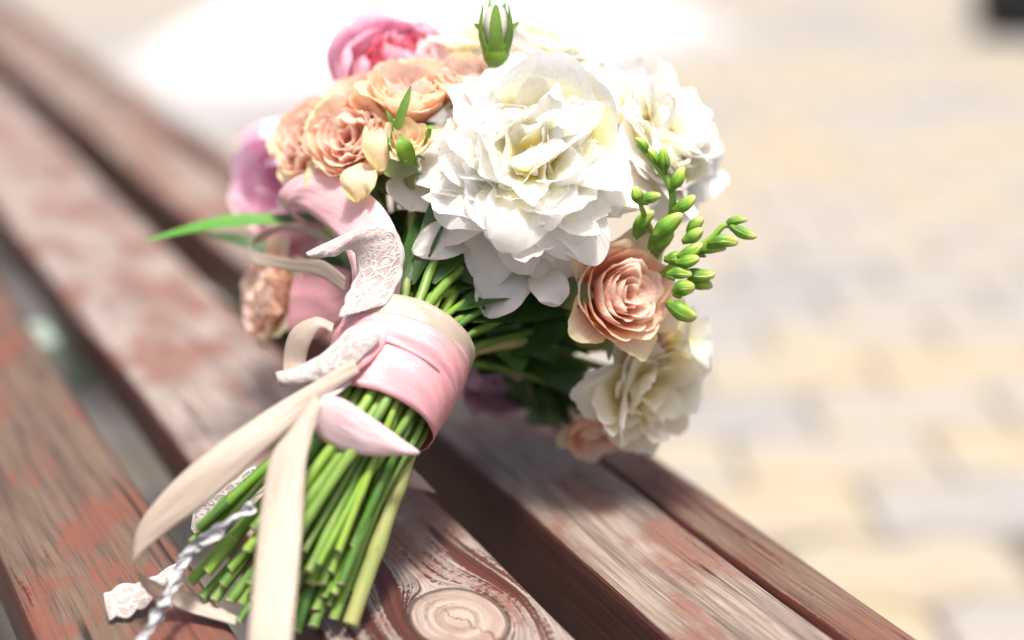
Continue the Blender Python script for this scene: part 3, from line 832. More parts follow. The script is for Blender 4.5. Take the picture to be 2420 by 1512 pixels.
def rose(X, Y, d, ncam, R, seed, label, name='peach_rose', H=0.95, quarter=0.0, outer=5, open_=1.0, mats=('peach', 'peach_out'), roll=0.0, droop=0, sep=True, rings=6, ruf=0.05, clamp=True):
    """cupped rose: R is the radius of the cup's rim; the rim plane passes through (X, Y, d)"""
    rg = np.random.default_rng(seed)
    Hh = R * H
    P = []
    for j in range(rings):
        f = (j + 0.6) / rings
        rj = R * (0.10 + 0.86 * f)
        n = [3, 4, 5, 5, 6, 6, 6, 7][min(j, 7)]
        ph0 = rg.uniform(0, 6.28)
        for i in range(n):
            q = rj * rg.uniform(.90, 1.10)
            hh = Hh * (0.98 - 0.10 * (1 - f) + rg.uniform(-.07, .07))
            avg = math.degrees(math.atan2(q, hh))
            L = math.hypot(q, hh) * 1.10
            a0, a1 = avg + 34 * f + 4, avg - 36 * f - 6
            if j >= rings - 2:
                a1 += 14
            P.append((petal_grid(rg, L, (2 * math.pi * q / n) * rg.uniform(1.35, 1.75), a0, a1 + rg.uniform(-5, 5), k=1 / (q * rg.uniform(.85, 1.15)), curl=rg.uniform(8, 34) * (0.5 + f), ruf=ruf * (0.6 + rg.uniform(0, .8)),
                                 rfreq=rg.uniform(1.5, 3.4), notch=0.045, base=0.25, r0=R * 0.02, z0=-Hh, phi=ph0 + 2 * math.pi * i / n + rg.uniform(-.2, .2), tipround=0.26), M['peach_in'] if mats[0] == 'peach' and j < rings - 2 else M[mats[0]]))
    # quartered heart: many short folded petals standing in the cup
    for i in range(int(quarter)):
        a = rg.uniform(0, 6.28)
        rr = R * 0.80 * math.sqrt(rg.uniform(0.02, 1))
        P.append((petal_grid(rg, Hh * rg.uniform(.55, .78), R * rg.uniform(.5, .85), 2, rg.uniform(-14, 16), k=rg.choice([-1, 1]) / (R * rg.uniform(.22, .5)), curl=rg.uniform(0, 50), ruf=0.14, rfreq=3.0,
                             notch=0.10, base=0.6, r0=rr, z0=-Hh * 0.62, phi=a + rg.uniform(-.3, .3), side=rg.uniform(-.5, .5)), M['peach_in'] if mats[0] == 'peach' else M[mats[0]]))
    ph0 = rg.uniform(0, 6.28)
    for i in range(outer):
        q = R * 1.08 * open_
        avg = math.degrees(math.atan2(q, Hh * 0.92))
        L = math.hypot(q, Hh * 0.92) * rg.uniform(1.0, 1.16)
        P.append((petal_grid(rg, L, R * rg.uniform(1.2, 1.5), avg + 16, avg + 6 + rg.uniform(-8, 12), k=1 / (R * 1.25), curl=rg.uniform(30, 75), ruf=0.06, rfreq=2.4, notch=0.06, base=0.3, r0=R * 0.03, z0=-Hh * 1.02,
                             phi=ph0 + 2 * math.pi * i / max(outer, 1) + rg.uniform(-.15, .15), tipround=0.3), M[mats[1]]))
    sp = sepal_set(rg, 5, R * 0.9, R * 0.32, 95, 130, R * 0.08, -Hh * 1.03) if sep else None
    n = cv(*ncam)
    pos = at(X, Y, d)
    Rm = frame(n, roll)
    o = bloom(name, pos, n, P, M['sepal'], label, 0.0026, roll, R * 0.16, Hh * 1.0 + R * 0.05, sp, clamp)
    return o

def blade(name, p0, p1, width, facing, mat, label=None, bend=0.0, fold=0.15, seed=0, taper=(0.15, 0.0), wide=0.45, parent=None, curl=0.0, ruf=0.0, mid=None, nu=9, nv=22, clamp=True):
    """leaf or free petal from p0 to p1 (world); facing = world direction its face looks"""
    rg = np.random.default_rng(seed)
    p0, p1 = np.asarray(p0), np.asarray(p1)
    facing = np.asarray(facing) / np.linalg.norm(facing)
    ctl = [p0, (p0 + p1) / 2 + facing * bend if mid is None else np.asarray(mid), p1]
    C = catmull(ctl, nv)
    T = np.gradient(C, axis=0)
    T /= np.linalg.norm(T, axis=1)[:, None]
    n1, n2 = snoise(rg, 4, 3.0), snoise(rg, 4, 2.5)
    V, UV = [], []
    for j in range(nv):
        v = j / (nv - 1)
        s = np.cross(T[j], facing)
        s /= np.linalg.norm(s)
        nn = np.cross(s, T[j])
        if v < wide:
            w = taper[0] + (1 - taper[0]) * math.sin(math.pi / 2 * v / wide) ** 0.9
        else:
            w = taper[1] + (1 - taper[1]) * math.cos(math.pi / 2 * (v - wide) / (1 - wide)) ** 0.8
        for i in range(nu):
            u = -1 + 2 * i / (nu - 1)
            off = u * w * width / 2 * (1 + 0.05 * n1(v * 5 + u))
            h = fold * abs(off) + curl * (off / width) ** 2 * width + ruf * width * v * abs(u) * n2(v * 5 + u * 2)
            V.append(C[j] + s * off + nn * h)
            UV.append(((u + 1) / 2, v))
    return part(name, V, grid_faces(nu, nv), mat, UV, label, parent, clamp)

# ------------------------------------------------------------------ bouquet: the blooms
R_ = 0.0530
ex = [
    (dict(L=R_ * 0.76, W=R_ * 1.05, th0=26, th1=48, k=22, curl=-30, ruf=0.05, rfreq=2, notch=0.08, base=0.4, r0=R_ * .34, z0=R_ * .12, phi=-0.85), 'heart'),
    (dict(L=R_ * 0.86, W=R_ * 0.95, th0=20, th1=34, k=24, curl=-20, ruf=0.05, rfreq=2, notch=0.08, base=0.4, r0=R_ * .36, z0=R_ * .12, phi=-0.3), 'white'),
    (dict(L=R_ * 0.90, W=R_ * 0.42, th0=45, th1=88, k=44, curl=30, ruf=0.05, rfreq=2, notch=0.05, base=0.4, r0=R_ * .1, z0=R_ * .25, phi=-2.0), 'white'),
    (dict(L=R_ * 1.0, W=R_ * 0.70, th0=42, th1=110, k=-14, curl=40, ruf=0.06, rfreq=2, notch=0.05, base=0.4, r0=R_ * .1, z0=R_ * .16, phi=2.85), 'white'),
    (dict(L=R_ * 1.0, W=R_ * 0.62, th0=46, th1=118, k=-16, curl=30, ruf=0.06, rfreq=2, notch=0.05, base=0.4, r0=R_ * .1, z0=R_ * .12, phi=3.5), 'white'),
    (dict(L=R_ * 1.0, W=R_ * 0.66, th0=50, th1=110, k=-12, curl=20, ruf=0.06, rfreq=2, notch=0.05, base=0.4, r0=R_ * .1, z0=R_ * .10, phi=2.2), 'white'),
    (dict(L=R_ * 1.02, W=R_ * 0.62, th0=80, th1=120, k=10, curl=20, ruf=0.06, rfreq=2, notch=0.05, base=0.4, r0=R_ * .1, z0=-R_ * .1, phi=3.4), 'guard'),
    (dict(L=R_ * 1.02, W=R_ * 0.6, th0=78, th1=118, k=12, curl=20, ruf=0.06, rfreq=2, notch=0.05, base=0.4, r0=R_ * .1, z0=-R_ * .1, phi=2.7), 'guard'),
]
peony(1255, 408, 0.676, (0.03, 0.34, 0.93), R_, 11, 'large open white peony with yellow heart at the middle of the bouquet', extra=ex)
peony(1520, 345, 0.708, (0.60, 0.42, 0.55), 0.043, 12, 'white peony behind the green freesia buds', full=0.8)
peony(1270, 190, 0.728, (0.15, 0.80, 0.45), 0.040, 13, 'white bloom with pointed petals behind the big peony', full=0.55)

def pink_bloom(X, Y, d, ncam, R, seed, label, name='pink_peony', out='pink', inn='pink_deep', n_out=7, roll=0.0, H=1.15, deep=10):
    rg = np.random.default_rng(seed)
    Hh = R * H
    P = []
    for j, (n, f) in enumerate(((n_out + 1, 1.0), (7, 0.86), (6, 0.66), (5, 0.45))):
        for i in range(n):
            q = R * f * rg.uniform(.9, 1.08)
            avg = math.degrees(math.atan2(q, Hh))
            P.append((petal_grid(rg, math.hypot(q, Hh) * rg.uniform(1.05, 1.3) * (1 - 0.05 * j), R * (1.4 - 0.2 * j) * rg.uniform(.8, 1.1), avg + 44, avg - 58 + rg.uniform(-8, 8), k=1 / (q * rg.uniform(.85, 1.1)), curl=rg.uniform(-30, 5), ruf=0.06, rfreq=2,
                                 notch=0.05, base=0.3, r0=R * .03, z0=-Hh, phi=2 * math.pi * i / n + j * 1.3 + rg.uniform(-.2, .2)), M[out]))
    for i in range(deep):
        f = rg.uniform(.05, .4)
        q = R * f
        avg = math.degrees(math.atan2(q, Hh))
        P.append((petal_grid(rg, math.hypot(q, Hh) * rg.uniform(.85, 1.05), R * rg.uniform(.5, .8), avg + 20, avg - 24, k=1 / (q + R * .2), curl=rg.uniform(-10, 30), ruf=0.12, rfreq=3, notch=0.12, base=0.4, r0=R * .03, z0=-Hh,
                             phi=rg.uniform(0, 6.28)), M[inn]))
    return bloom(name, at(X, Y, d), cv(*ncam), P, M['sepal'], label, 0.003, roll, R * .15, Hh * 1.02)

pink_bloom(905, 125, 0.715, (-0.05, 0.40, 0.85), 0.0310, 21, 'pink peony with crimson heart at the top of the bouquet', roll=0.4, deep=16)
pink_bloom(612, 430, 0.760, (-0.62, -0.10, 0.60), 0.0355, 22, 'pale pink peony at the far left of the bouquet', roll=1.1, deep=0, out='pink_streak')
pink_bloom(985, 88, 0.722, (0.10, 0.62, 0.72), 0.0200, 25, 'smaller pink bloom leaning right beside the crimson hearted peony', roll=0.9, deep=4)
pink_bloom(668, 560, 0.790, (-0.45, -0.45, 0.65), 0.0180, 23, 'magenta bloom in shade behind the cream ribbon loop', out='pink', inn='pink_deep')
pink_bloom(1180, 935, 0.752, (0.02, -0.60, 0.60), 0.0200, 24, 'mauve bloom hanging in the shade over the slats', name='mauve_bloom', out='mauve', inn='mauve')

rose(815, 315, 0.678, (-0.22, 0.22, 0.93), 0.0205, 31, 'full peach garden rose above the wide pink ribbon', quarter=11, outer=4, rings=6, ruf=0.08)
rose(712, 312, 0.705, (-0.42, 0.30, 0.80), 0.0185, 32, 'soft peach rose at the left behind the full garden rose', quarter=14, outer=4)
rose(848, 204, 0.698, (-0.20, 0.75, 0.62), 0.0165, 33, 'half hidden peach rose below the crimson pink peony', quarter=6, outer=3)
rose(975, 176, 0.682, (0.02, 0.80, 0.60), 0.0182, 34, 'peach rose with spiral heart above the small yellow bud', H=1.45, outer=4, ruf=0.03, open_=0.92)
rose(1108, 158, 0.686, (0.05, 0.80, 0.58), 0.0170, 35, 'peach rose under the green rose bud', quarter=12, outer=4, H=1.2)
rose(1272, 140, 0.710, (0.10, 0.70, 0.70), 0.0130, 36, 'small peach rose behind white petals near the top', outer=3)
rose(1375, 180, 0.715, (0.30, 0.70, 0.60), 0.0120, 37, 'small peach rose at the upper right edge of the bouquet', outer=3)
rose(1500, 690, 0.664, (0.46, 0.08, 0.86), 0.0215, 38, 'blush peach rose with open spiral beside the freesia buds', rings=7, outer=5, H=1.3, ruf=0.03, roll=0.3, open_=1.06)
rose(1560, 795, 0.700, (0.55, -0.25, 0.70), 0.0110, 39, 'small peach blossom beneath the blush rose', outer=4, quarter=4)
rose(1412, 1050, 0.726, (0.10, -0.66, 0.55), 0.0150, 40, 'peach rose resting upside down on the bench slat', outer=5, H=1.2, quarter=0)
rose(605, 690, 0.742, (-0.72, 0.12, 0.50), 0.0205, 41, 'frilled peach bloom facing left under the ribbon loops', quarter=24, outer=6, ruf=0.14, H=0.9, open_=1.1)
rose(590, 345, 0.800, (-0.70, 0.40, 0.40), 0.0130, 42, 'pale pink bloom at the outer left edge of the bouquet', name='pink_rose', mats=('pink', 'pink'), outer=4)
rose(965, 312, 0.658, (0.05, 0.62, 0.75), 0.0095, 43, 'small yellow cream rose bud between peach roses and white peony', name='rose_bud', mats=('peach_out', 'peach_out'), outer=3, H=1.5, rings=4)

def lily(X, Y, d, ncam, R, seed, label, n=6, name='white_freesia', mat='white2', a0=12, a1=66, curl=30, W=0.62, roll=0.0):
    rg = np.random.default_rng(seed)
    P = []
    for j in range(2):
        for i in range(n // 2):
            P.append((petal_grid(rg, R * 1.75 * rg.uniform(.92, 1.08), R * W * (1.2 if j else 1), a0 + 3 * j + rg.uniform(-4, 4), a1 + rg.uniform(-12, 12), k=22 * .03 / R, curl=curl * rg.uniform(.3, 1.4), ruf=0.06, rfreq=2, notch=0.03,
                                 base=0.35, tipround=0.42, r0=R * .05, z0=-R * 1.1, phi=2 * math.pi * (i + 0.5 * j) / (n // 2) + rg.uniform(-.1, .1)), M[mat]))
    return bloom(name, at(X, Y, d), cv(*ncam), P, M['bud'], label, 0.0016, roll, R * .09, R * 1.2)

lily(1100, 75, 0.718, (-0.25, 0.85, 0.40), 0.020, 51, 'white freesia left of the green rose bud at the top', W=0.75)
lily(1280, 85, 0.722, (0.30, 0.85, 0.30), 0.022, 52, 'white freesia right of the green rose bud at the top', W=0.75)
lily(1035, 130, 0.715, (-0.30, 0.70, 0.50), 0.014, 53, 'small white freesia between the two upper peach roses', W=0.8)
lily(1215, 185, 0.690, (-0.10, 0.72, 0.65), 0.018, 54, 'white freesia directly below the green rose bud', W=0.9, a1=48)
lily(1320, 150, 0.705, (0.25, 0.80, 0.50), 0.020, 55, 'white freesia with pointed petals above the big peony', W=0.75)
lily(1630, 800, 0.705, (0.75, 0.20, 0.40), 0.016, 56, 'pale white freesia at the right edge below the buds', W=1.1, a1=40)

# cream bloom hanging low on the right
peony(1492, 900, 0.720, (0.48, -0.22, 0.68), 0.0400, 62, 'cream white bloom hanging low at the right over the slat', name='cream_bloom', mats=('white2', 'white2', 'white2'), full=0.40)

# loose drooping guard petals seen in shade under the big peony
pet = [  # base px, tip px, depths, width m, facing, label
    ((1010, 420, .690), (965, 498, .672), .030, (-.1, -.1, 1), 'shaded white petal left of the big peony'),
    ((1140, 550, .678), (975, 596, .664), .019, (0, .2, 1), 'greyish drooping petal under the big peony'),
    ((1238, 600, .682), (1152, 750, .668), .027, (-.2, .1, 1), 'torn white petal hanging below the big peony'),
    ((1262, 640, .672), (1322, 722, .662), .018, (.2, .1, 1), 'cream green petal curling beside the blush rose'),
    ((868, 385, .676), (842, 478, .664), .017, (-.1, .15, 1), 'yellow withered petal drooping over the pink ribbon'),
    ((893, 290, .684), (896, 405, .670), .021, (.35, .1, .9), 'pale yellow drooping petal of the garden rose'),
]
for i, (a, b, w, fc, lb) in enumerate(pet):
    mt = M['withered'] if 'yellow ' in lb or 'withered' in lb else (M['peach_out'] if 'garden rose' in lb else M['guard'])
    blade('petal', at(*a), at(*b), w, cv(*fc), mt, lb, bend=0.006, fold=-0.1, seed=70 + i, taper=(0.35, 0.12), wide=0.55, curl=0.6, ruf=0.16, nu=15)

# ------------------------------------------------------------------ buds, leaves
def bud(parent, p, direction, L, R, mat, seed=0, name='bud', bulge=0.5, tip=0.55, bend=0.1):
    rg = np.random.default_rng(seed)
    dvec = direction / np.linalg.norm(direction)
    sidev = np.cross(dvec, rg.normal(size=3))
    sidev /= np.linalg.norm(sidev)
    n = 14
    t = np.linspace(0, 1, n)
    path = p + dvec * (t * L)[:, None] + sidev * (bend * L * np.sin(math.pi * t))[:, None]
    rad = R * (0.30 + 0.70 * np.sin(np.pi * np.clip(t / (2 * bulge), 0, 0.5)) ** 1.2)
    rad = np.where(t > bulge, R * (tip + (1 - tip) * np.cos(np.pi / 2 * (t - bulge) / (1 - bulge))), rad)
    rad[-1] *= 0.45
    seg = 12
    V, F, UV = tube(path, rad, seg)
    V = np.array(V)
    # pinched into three lobes towards the tip, as folded bud petals are
    for j in range(n):
        for i in range(seg):
            a = 2 * math.pi * i / seg
            V[j * seg + i] = path[j] + (V[j * seg + i] - path[j]) * (1 + 0.10 * t[j] * math.cos(3 * a + seed))
    return part(name, V, F, mat, [(u, v / L) for u, v in UV], parent=parent)

def freesia_spray(label, stem_pts, buds, seed, r=0.0017):
    path = catmull([at(*q) for q in stem_pts], 26)
    V, F, UV = tube(path, np.linspace(r * 1.3, r * 0.7, 26), 9)
    o = part('freesia_spray', V, F, M['stem_lime'], UV, label)
    for i, (bx, by, tx, ty, d, R) in enumerate(buds):
        p = at(bx, by, d)
        q = at(tx, ty, d - 0.002)
        R *= 0.84
        bud(o, p, q - p, np.linalg.norm(q - p), R, M['fbud'], seed + i, bulge=0.42 + 0.03 * (i % 4), tip=0.34 + 0.06 * (i % 3))
        nrm_ = np.cross(q - p, cv(0.2, 0.3, 0.9)); nrm_ /= np.linalg.norm(nrm_)
        blade('bract', p - (q - p) * 0.05 + nrm_ * R * 0.3, p + (q - p) * 0.38 + nrm_ * R * 0.85, R * 1.3, nrm_ + cv(0, .2, .8) * 0.7, M['sepal'], parent=o, curl=-1.2, fold=0.0, nu=7, nv=9, seed=seed + i)
    STEMS.append((path[0], path[1] - path[0], 0.0018))

freesia_spray('upright spray of green freesia buds over the white peony',
              [(1530, 640, .700), (1575, 560, .676), (1590, 480, .664), (1578, 430, .662), (1540, 378, .660), (1508, 340, .660)],
              [(1530, 365, 1502, 325, .660, .0026), (1556, 395, 1532, 352, .660, .0027), (1572, 410, 1564, 348, .660, .0031), (1580, 450, 1612, 395, .660, .0036), (1590, 498, 1642, 462, .662, .0036)], 300)
freesia_spray('short spray of two pale green buds against the big peony', [(1545, 560, .690), (1520, 500, .662), (1512, 478, .656)],
              [(1514, 482, 1502, 440, .655, .0036), (1512, 476, 1562, 462, .655, .0032)], 320, 0.0013)
freesia_spray('arching spray of green freesia buds reaching furthest right',
              [(1500, 720, .705), (1560, 655, .680), (1625, 598, .668), (1680, 565, .664), (1708, 535, .662), (1745, 522, .662)],
              [(1712, 532, 1766, 520, .662, .0026), (1725, 532, 1788, 560, .660, .0032), (1672, 575, 1744, 574, .660, .0037), (1640, 598, 1716, 588, .664, .0034), (1600, 605, 1660, 575, .658, .0036), (1595, 620, 1652, 608, .656, .0036),
               (1612, 570, 1660, 540, .658, .0038), (1625, 560, 1662, 515, .666, .0036)], 340)
freesia_spray('cluster of plump green freesia buds beside the blush rose',
              [(1490, 760, .710), (1530, 640, .690), (1560, 590, .674), (1575, 560, .668)],
              [(1545, 560, 1612, 505, .660, .0052), (1500, 560, 1545, 498, .668, .0042), (1535, 590, 1590, 545, .670, .0060), (1575, 648, 1635, 650, .656, .0037), (1612, 640, 1690, 648, .664, .0040), (1590, 690, 1642, 680, .655, .0046), (1620, 668, 1684, 678, .668, .0042),
               (1578, 712, 1645, 752, .656, .0050), (1570, 610, 1625, 600, .662, .004)], 360)

def rose_bud_green():
    rg = np.random.default_rng(81)
    pos = at(1172, 100, 0.676)
    n = cv(0.0, 0.97, 0.22)
    P = []
    for i in range(5):
        P.append((petal_grid(rg, 0.020, 0.012, 26, -24, k=170, curl=-10, base=0.6, tipround=0.6, r0=0.003, z0=-0.002, phi=2 * math.pi * i / 5, notch=0.01), M['guard']))
    se = []
    for i in range(5):
        se.append(petal_grid(rg, 0.0245 * rg.uniform(.95, 1.1), 0.0088, 24, -24, k=150, curl=22, base=0.8, tipround=0.9, wide=0.2, r0=0.0050, z0=-0.0075, phi=2 * math.pi * i / 5 + 0.63, notch=0.0, nu=9, nv=16))
    o = bloom('green_rose_bud', pos, n, P, M['bud'], 'closed green rose bud standing at the top of the bouquet', 0.0022, 0, 0.0060, 0.003, se)
    for a, b in (((1140, 72, .672), (1120, 55, .670)), ((1204, 72, .672), (1228, 50, .672)), ((1156, 40, .676), (1158, -6, .677)), ((1188, 42, .676), (1194, 2, .677))):
        blade('sepal', at(*a), at(*b), 0.0024, cv(0, 0, 1), M['sepal'], parent=o, nu=5, nv=8)

rose_bud_green()

leaves = [  # name, p0, p1, width, facing, mat, bend, label
    ('blade_leaf', (760, 520, .735), (330, 571, .738), .0105, (0.05, .75, .65), 'blade', .006, 'long bright green blade leaf pointing left'),
    ('blade_leaf', (720, 640, .760), (480, 548, .765), .009, (0, .6, .75), 'leaf', .006, 'dull green blade leaf below the bright one'),
    ('blade_leaf', (900, 560, .720), (640, 508, .735), .011, (0.1, .8, .55), 'leaf', .004, 'dark leaf behind the pink ribbon'),
    ('leaf', (905, 395, .672), (990, 405, .664), .012, (0, .25, .95), 'sage', .003, 'downy grey green leaf under the small yellow bud'),
    ('leaf', (960, 395, .668), (1010, 432, .662), .004, (0, .3, .95), 'sage', .0, None),
    ('sepal_spike', (925, 330, .664), (972, 200, .664), .0046, (.3, .1, .95), 'sepal', .002, 'thin toothed sepal rising before the spiral rose'),
    ('sepal_spike', (930, 300, .664), (912, 258, .660), .0022, (.3, .1, .95), 'sepal', .001, None),
    ('sepal_spike', (1003, 345, .664), (1018, 292, .660), .0030, (.3, .1, .95), 'sepal', .001, None),
    ('sepal_spike', (1004, 300, .662), (1034, 305, .658), .0020, (.1, .3, .95), 'sepal', .001, None),
    ('sepal_spike', (925, 370, .664), (915, 322, .658), .0030, (.3, .1, .95), 'sepal', .002, None),
    ('sepal', (970, 392, .656), (945, 318, .650), .0085, (0, .1, 1), 'bud', .004, 'broad green sepal wrapping the small yellow bud'),
    ('leaf', (1260, 215, .680), (1280, 180, .675), .0035, (.2, .2, .95), 'sepal', .001, None),
    ('leaf', (1310, 695, .680), (1405, 700, .664), .0155, (0, .1, 1), 'sage', .005, 'rounded downy sepal left of the blush rose'),
    ('leaf', (1330, 725, .690), (1400, 740, .674), .010, (0, .1, 1), 'sage', .004, None),
    ('leaf', (1395, 740, .690), (1440, 855, .690), .007, (.5, .1, .8), 'sage', .006, 'thin curling leaf below the blush rose'),
    ('blade_leaf', (900, 520, .700), (1045, 540, .690), .013, (0, .4, .9), 'leaf', .003, 'broad dark leaf under the white petals'),
    ('leaf', (880, 410, .690), (945, 470, .680), .012, (.2, .3, .9), 'leaf', .004, None),
    ('blade_leaf', (1130, 880, .730), (1330, 800, .735), .016, (0, .5, .8), 'leaf', .004, 'broad dark green leaf in the shade below the flowers'),
    ('blade_leaf', (1200, 800, .730), (1420, 830, .728), .014, (0, .5, .8), 'leaf', .004, None),
    ('blade_leaf', (1290, 850, .745), (1395, 1000, .755), .010, (.3, .2, .9), 'leaf', .004, None),
    ('blade_leaf', (1300, 900, .750), (1350, 1010, .765), .010, (-.3, .2, .9), 'leaf', .004, None),
    ('leaf', (1240, 985, .775), (1340, 1000, .760), .012, (0, .4, .9), 'sage', .004, 'folded leaf lying on the shaded slat'),
    ('blade_leaf', (1100, 640, .700), (1180, 560, .695), .014, (0, .3, .9), 'leaf', .003, None),
    ('leaf', (690, 690, .745), (640, 655, .748), .012, (-.2, .4, .8), 'sage', .004, 'green calyx leaf behind the frilled peach bloom'),
    ('leaf', (700, 790, .745), (640, 800, .750), .010, (-.2, .5, .8), 'leaf', .004, None),
    ('blade_leaf', (720, 610, .750), (830, 640, .720), .010, (0, .6, .7), 'leaf', .003, None),
]
for i, (nm, a, b, w, fc, mt, bd, lb) in enumerate(leaves):
    blade(nm, at(*a), at(*b), w, cv(*fc), M[mt], lb, bend=bd, fold=0.12, seed=100 + i, taper=(0.25, 0.0), wide=0.42, ruf=0.02)

# ------------------------------------------------------------------ binding and stems
AX0 = at(888, 992, 0.640)       # lower edge of the ribbon wrap
AX1 = at(962, 806, 0.666)       # upper edge
AX = (AX1 - AX0) / np.linalg.norm(AX1 - AX0)
ex_ = np.cross(AX, cv(0, 0, 1))
ex_ /= np.linalg.norm(ex_)
ey_ = np.cross(AX, ex_)
BINDL = np.linalg.norm(AX1 - AX0)
rs = random.Random(9)

# leaves round the stems, packed dense to darken the heart of the bouquet
hc = at(1130, 640, 0.715)
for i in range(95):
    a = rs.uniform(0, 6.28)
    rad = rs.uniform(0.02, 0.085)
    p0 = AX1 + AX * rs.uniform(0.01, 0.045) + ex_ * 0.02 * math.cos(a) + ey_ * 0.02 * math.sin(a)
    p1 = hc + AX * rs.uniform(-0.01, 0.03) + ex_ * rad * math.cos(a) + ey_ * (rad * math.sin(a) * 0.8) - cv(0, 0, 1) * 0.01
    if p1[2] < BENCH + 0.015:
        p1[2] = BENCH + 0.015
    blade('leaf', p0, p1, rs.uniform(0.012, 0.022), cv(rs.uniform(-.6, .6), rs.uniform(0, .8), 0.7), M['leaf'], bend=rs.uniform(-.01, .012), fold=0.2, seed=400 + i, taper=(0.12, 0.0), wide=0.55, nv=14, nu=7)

for i in range(34):  # dark leaves low down, thickened to deepen the shadow over the slat
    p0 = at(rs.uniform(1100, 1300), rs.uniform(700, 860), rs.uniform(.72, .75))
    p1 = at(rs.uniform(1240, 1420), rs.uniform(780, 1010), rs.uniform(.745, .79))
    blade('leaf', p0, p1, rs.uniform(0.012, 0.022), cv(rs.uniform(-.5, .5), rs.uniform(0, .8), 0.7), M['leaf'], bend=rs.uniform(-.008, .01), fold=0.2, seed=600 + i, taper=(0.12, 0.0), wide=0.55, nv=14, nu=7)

for i in range(30):  # dark leaves added to cover bare stems and deepen the shade there
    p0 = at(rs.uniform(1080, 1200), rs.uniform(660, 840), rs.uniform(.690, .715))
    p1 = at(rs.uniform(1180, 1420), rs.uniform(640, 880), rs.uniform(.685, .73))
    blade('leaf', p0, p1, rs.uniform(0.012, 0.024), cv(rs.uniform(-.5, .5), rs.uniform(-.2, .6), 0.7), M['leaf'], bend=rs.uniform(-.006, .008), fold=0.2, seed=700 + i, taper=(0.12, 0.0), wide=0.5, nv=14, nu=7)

ends = [  # visible cut ends in the photograph: x, y, lift above the slats (m), material
    (500, 1222, .040, 'stem_lime'), (455, 1280, .030, 'stem_lime'), (555, 1270, .034, 'stem_lime'), (450, 1375, .016, 'stem_lime'), (545, 1345, .022, 'stem'),
    (478, 1412, .008, 'stem'), (508, 1418, .008, 'stem'), (545, 1420, .009, 'stem'), (575, 1425, .009, 'stem'), (600, 1420, .014, 'stem'), (565, 1468, .004, 'stem'),
    (640, 1400, .016, 'stem'), (660, 1440, .010, 'stem'), (690, 1455, .006, 'stem'), (620, 1330, .030, 'stem'),
    (708, 1330, .030, 'stem'), (704, 1370, .022, 'stem'), (735, 1378, .022, 'stem_lime'), (768, 1285, .034, 'stem_lime'), (748, 1440, .010, 'stem'), (768, 1408, .016, 'stem'),
    (790, 1400, .018, 'stem_lime'), (725, 1410, .014, 'stem'), (828, 1475, .0035, 'stem_big'), (775, 1430, .010, 'stem'), (805, 1380, .022, 'stem'),
    (850, 1330, .018, 'stem_brown'), (880, 1280, .022, 'stem'), (640, 1470, .004, 'stem'), (700, 1490, .004, 'stem'), (590, 1380, .020, 'stem'),
    (670, 1340, .034, 'stem_woody'), (650, 1290, .042, 'stem'), (720, 1300, .038, 'stem_woody'), (820, 1330, .026, 'stem_lime'), (780, 1350, .026, 'stem_lime'),
    (610, 1470, .005, 'stem'), (740, 1480, .004, 'stem'), (520, 1320, .026, 'stem'), (585, 1300, .035, 'stem_lime'), (755, 1330, .034, 'stem_lime'), (840, 1400, .012, 'stem_woody'),
    (690, 1400, .018, 'stem'), (655, 1370, .026, 'stem_lime'), (715, 1450, .008, 'stem'), (790, 1460, .006, 'stem'),
    (470, 1250, .036, 'stem'), (530, 1240, .042, 'stem_lime'), (490, 1350, .022, 'stem_lime'), (600, 1250, .044, 'stem'), (640, 1250, .048, 'stem_lime'), (690, 1280, .044, 'stem'), (860, 1240, .036, 'stem_lime'), (835, 1290, .034, 'stem'), (800, 1300, .036, 'stem_lime'),
    (730, 1350, .030, 'stem'), (760, 1380, .022, 'stem'), (620, 1380, .022, 'stem_lime'), (675, 1420, .014, 'stem'), (530, 1380, .016, 'stem')]

# pack the stems in the tie: sort the ends by side so that stems do not cross too wildly
N = len(ends)
ends_w = []
for (x, y, h, m) in ends:
    d = bench_depth(y, h + 0.003)
    ends_w.append((at(x, y, min(d, 0.68)), m))
offs = []
for i in range(N):
    r = 0.0235 * math.sqrt((i + 0.5) / N)
    a = i * 2.399963
    offs.append((r * math.cos(a), r * math.sin(a)))
cen = np.mean([e[0] for e in ends_w], axis=0)
rel = []
for p, m in ends_w:
    q = p - AX0
    q = q - AX * q.dot(AX)
    rel.append((q.dot(ex_), q.dot(ey_)))
rel = np.array(rel)
rel = (rel - rel.mean(0)) / (rel.std(0) + 1e-9)
free = list(range(N))
order = sorted(range(N), key=lambda i: -np.hypot(*rel[i]))
slot = {}
for i in order:
    best = min(free, key=lambda k: (offs[k][0] / 0.0118 - rel[i][0]) ** 2 + (offs[k][1] / 0.0118 - rel[i][1]) ** 2)
    slot[i] = best
    free.remove(best)

tops = list(STEMS)
while len(tops) < N:
    a = rs.uniform(0, 6.28)
    rad = rs.uniform(0.01, 0.07)
    p = hc + ex_ * rad * math.cos(a) + ey_ * rad * 0.8 * math.sin(a)
    p[2] = max(p[2], BENCH + 0.03)
    tops.append((p, (p - AX1) / np.linalg.norm(p - AX1), 0.0026))
tops = tops[:N] if len(tops) > N else tops
# nearest tie position for each flower
topslot = {}
freeb = list(range(N))
for ti, (p, dvec, r) in enumerate(tops):
    q = p - AX1
    q = q - AX * q.dot(AX)
    tx, ty = q.dot(ex_), q.dot(ey_)
    ln = math.hypot(tx, ty) + 1e-9
    f = min(1.0, ln / 0.09) * 0.022
    best = min(freeb, key=lambda k: (offs[k][0] - tx / ln * f) ** 2 + (offs[k][1] - ty / ln * f) ** 2)
    topslot[best] = ti
    freeb.remove(best)

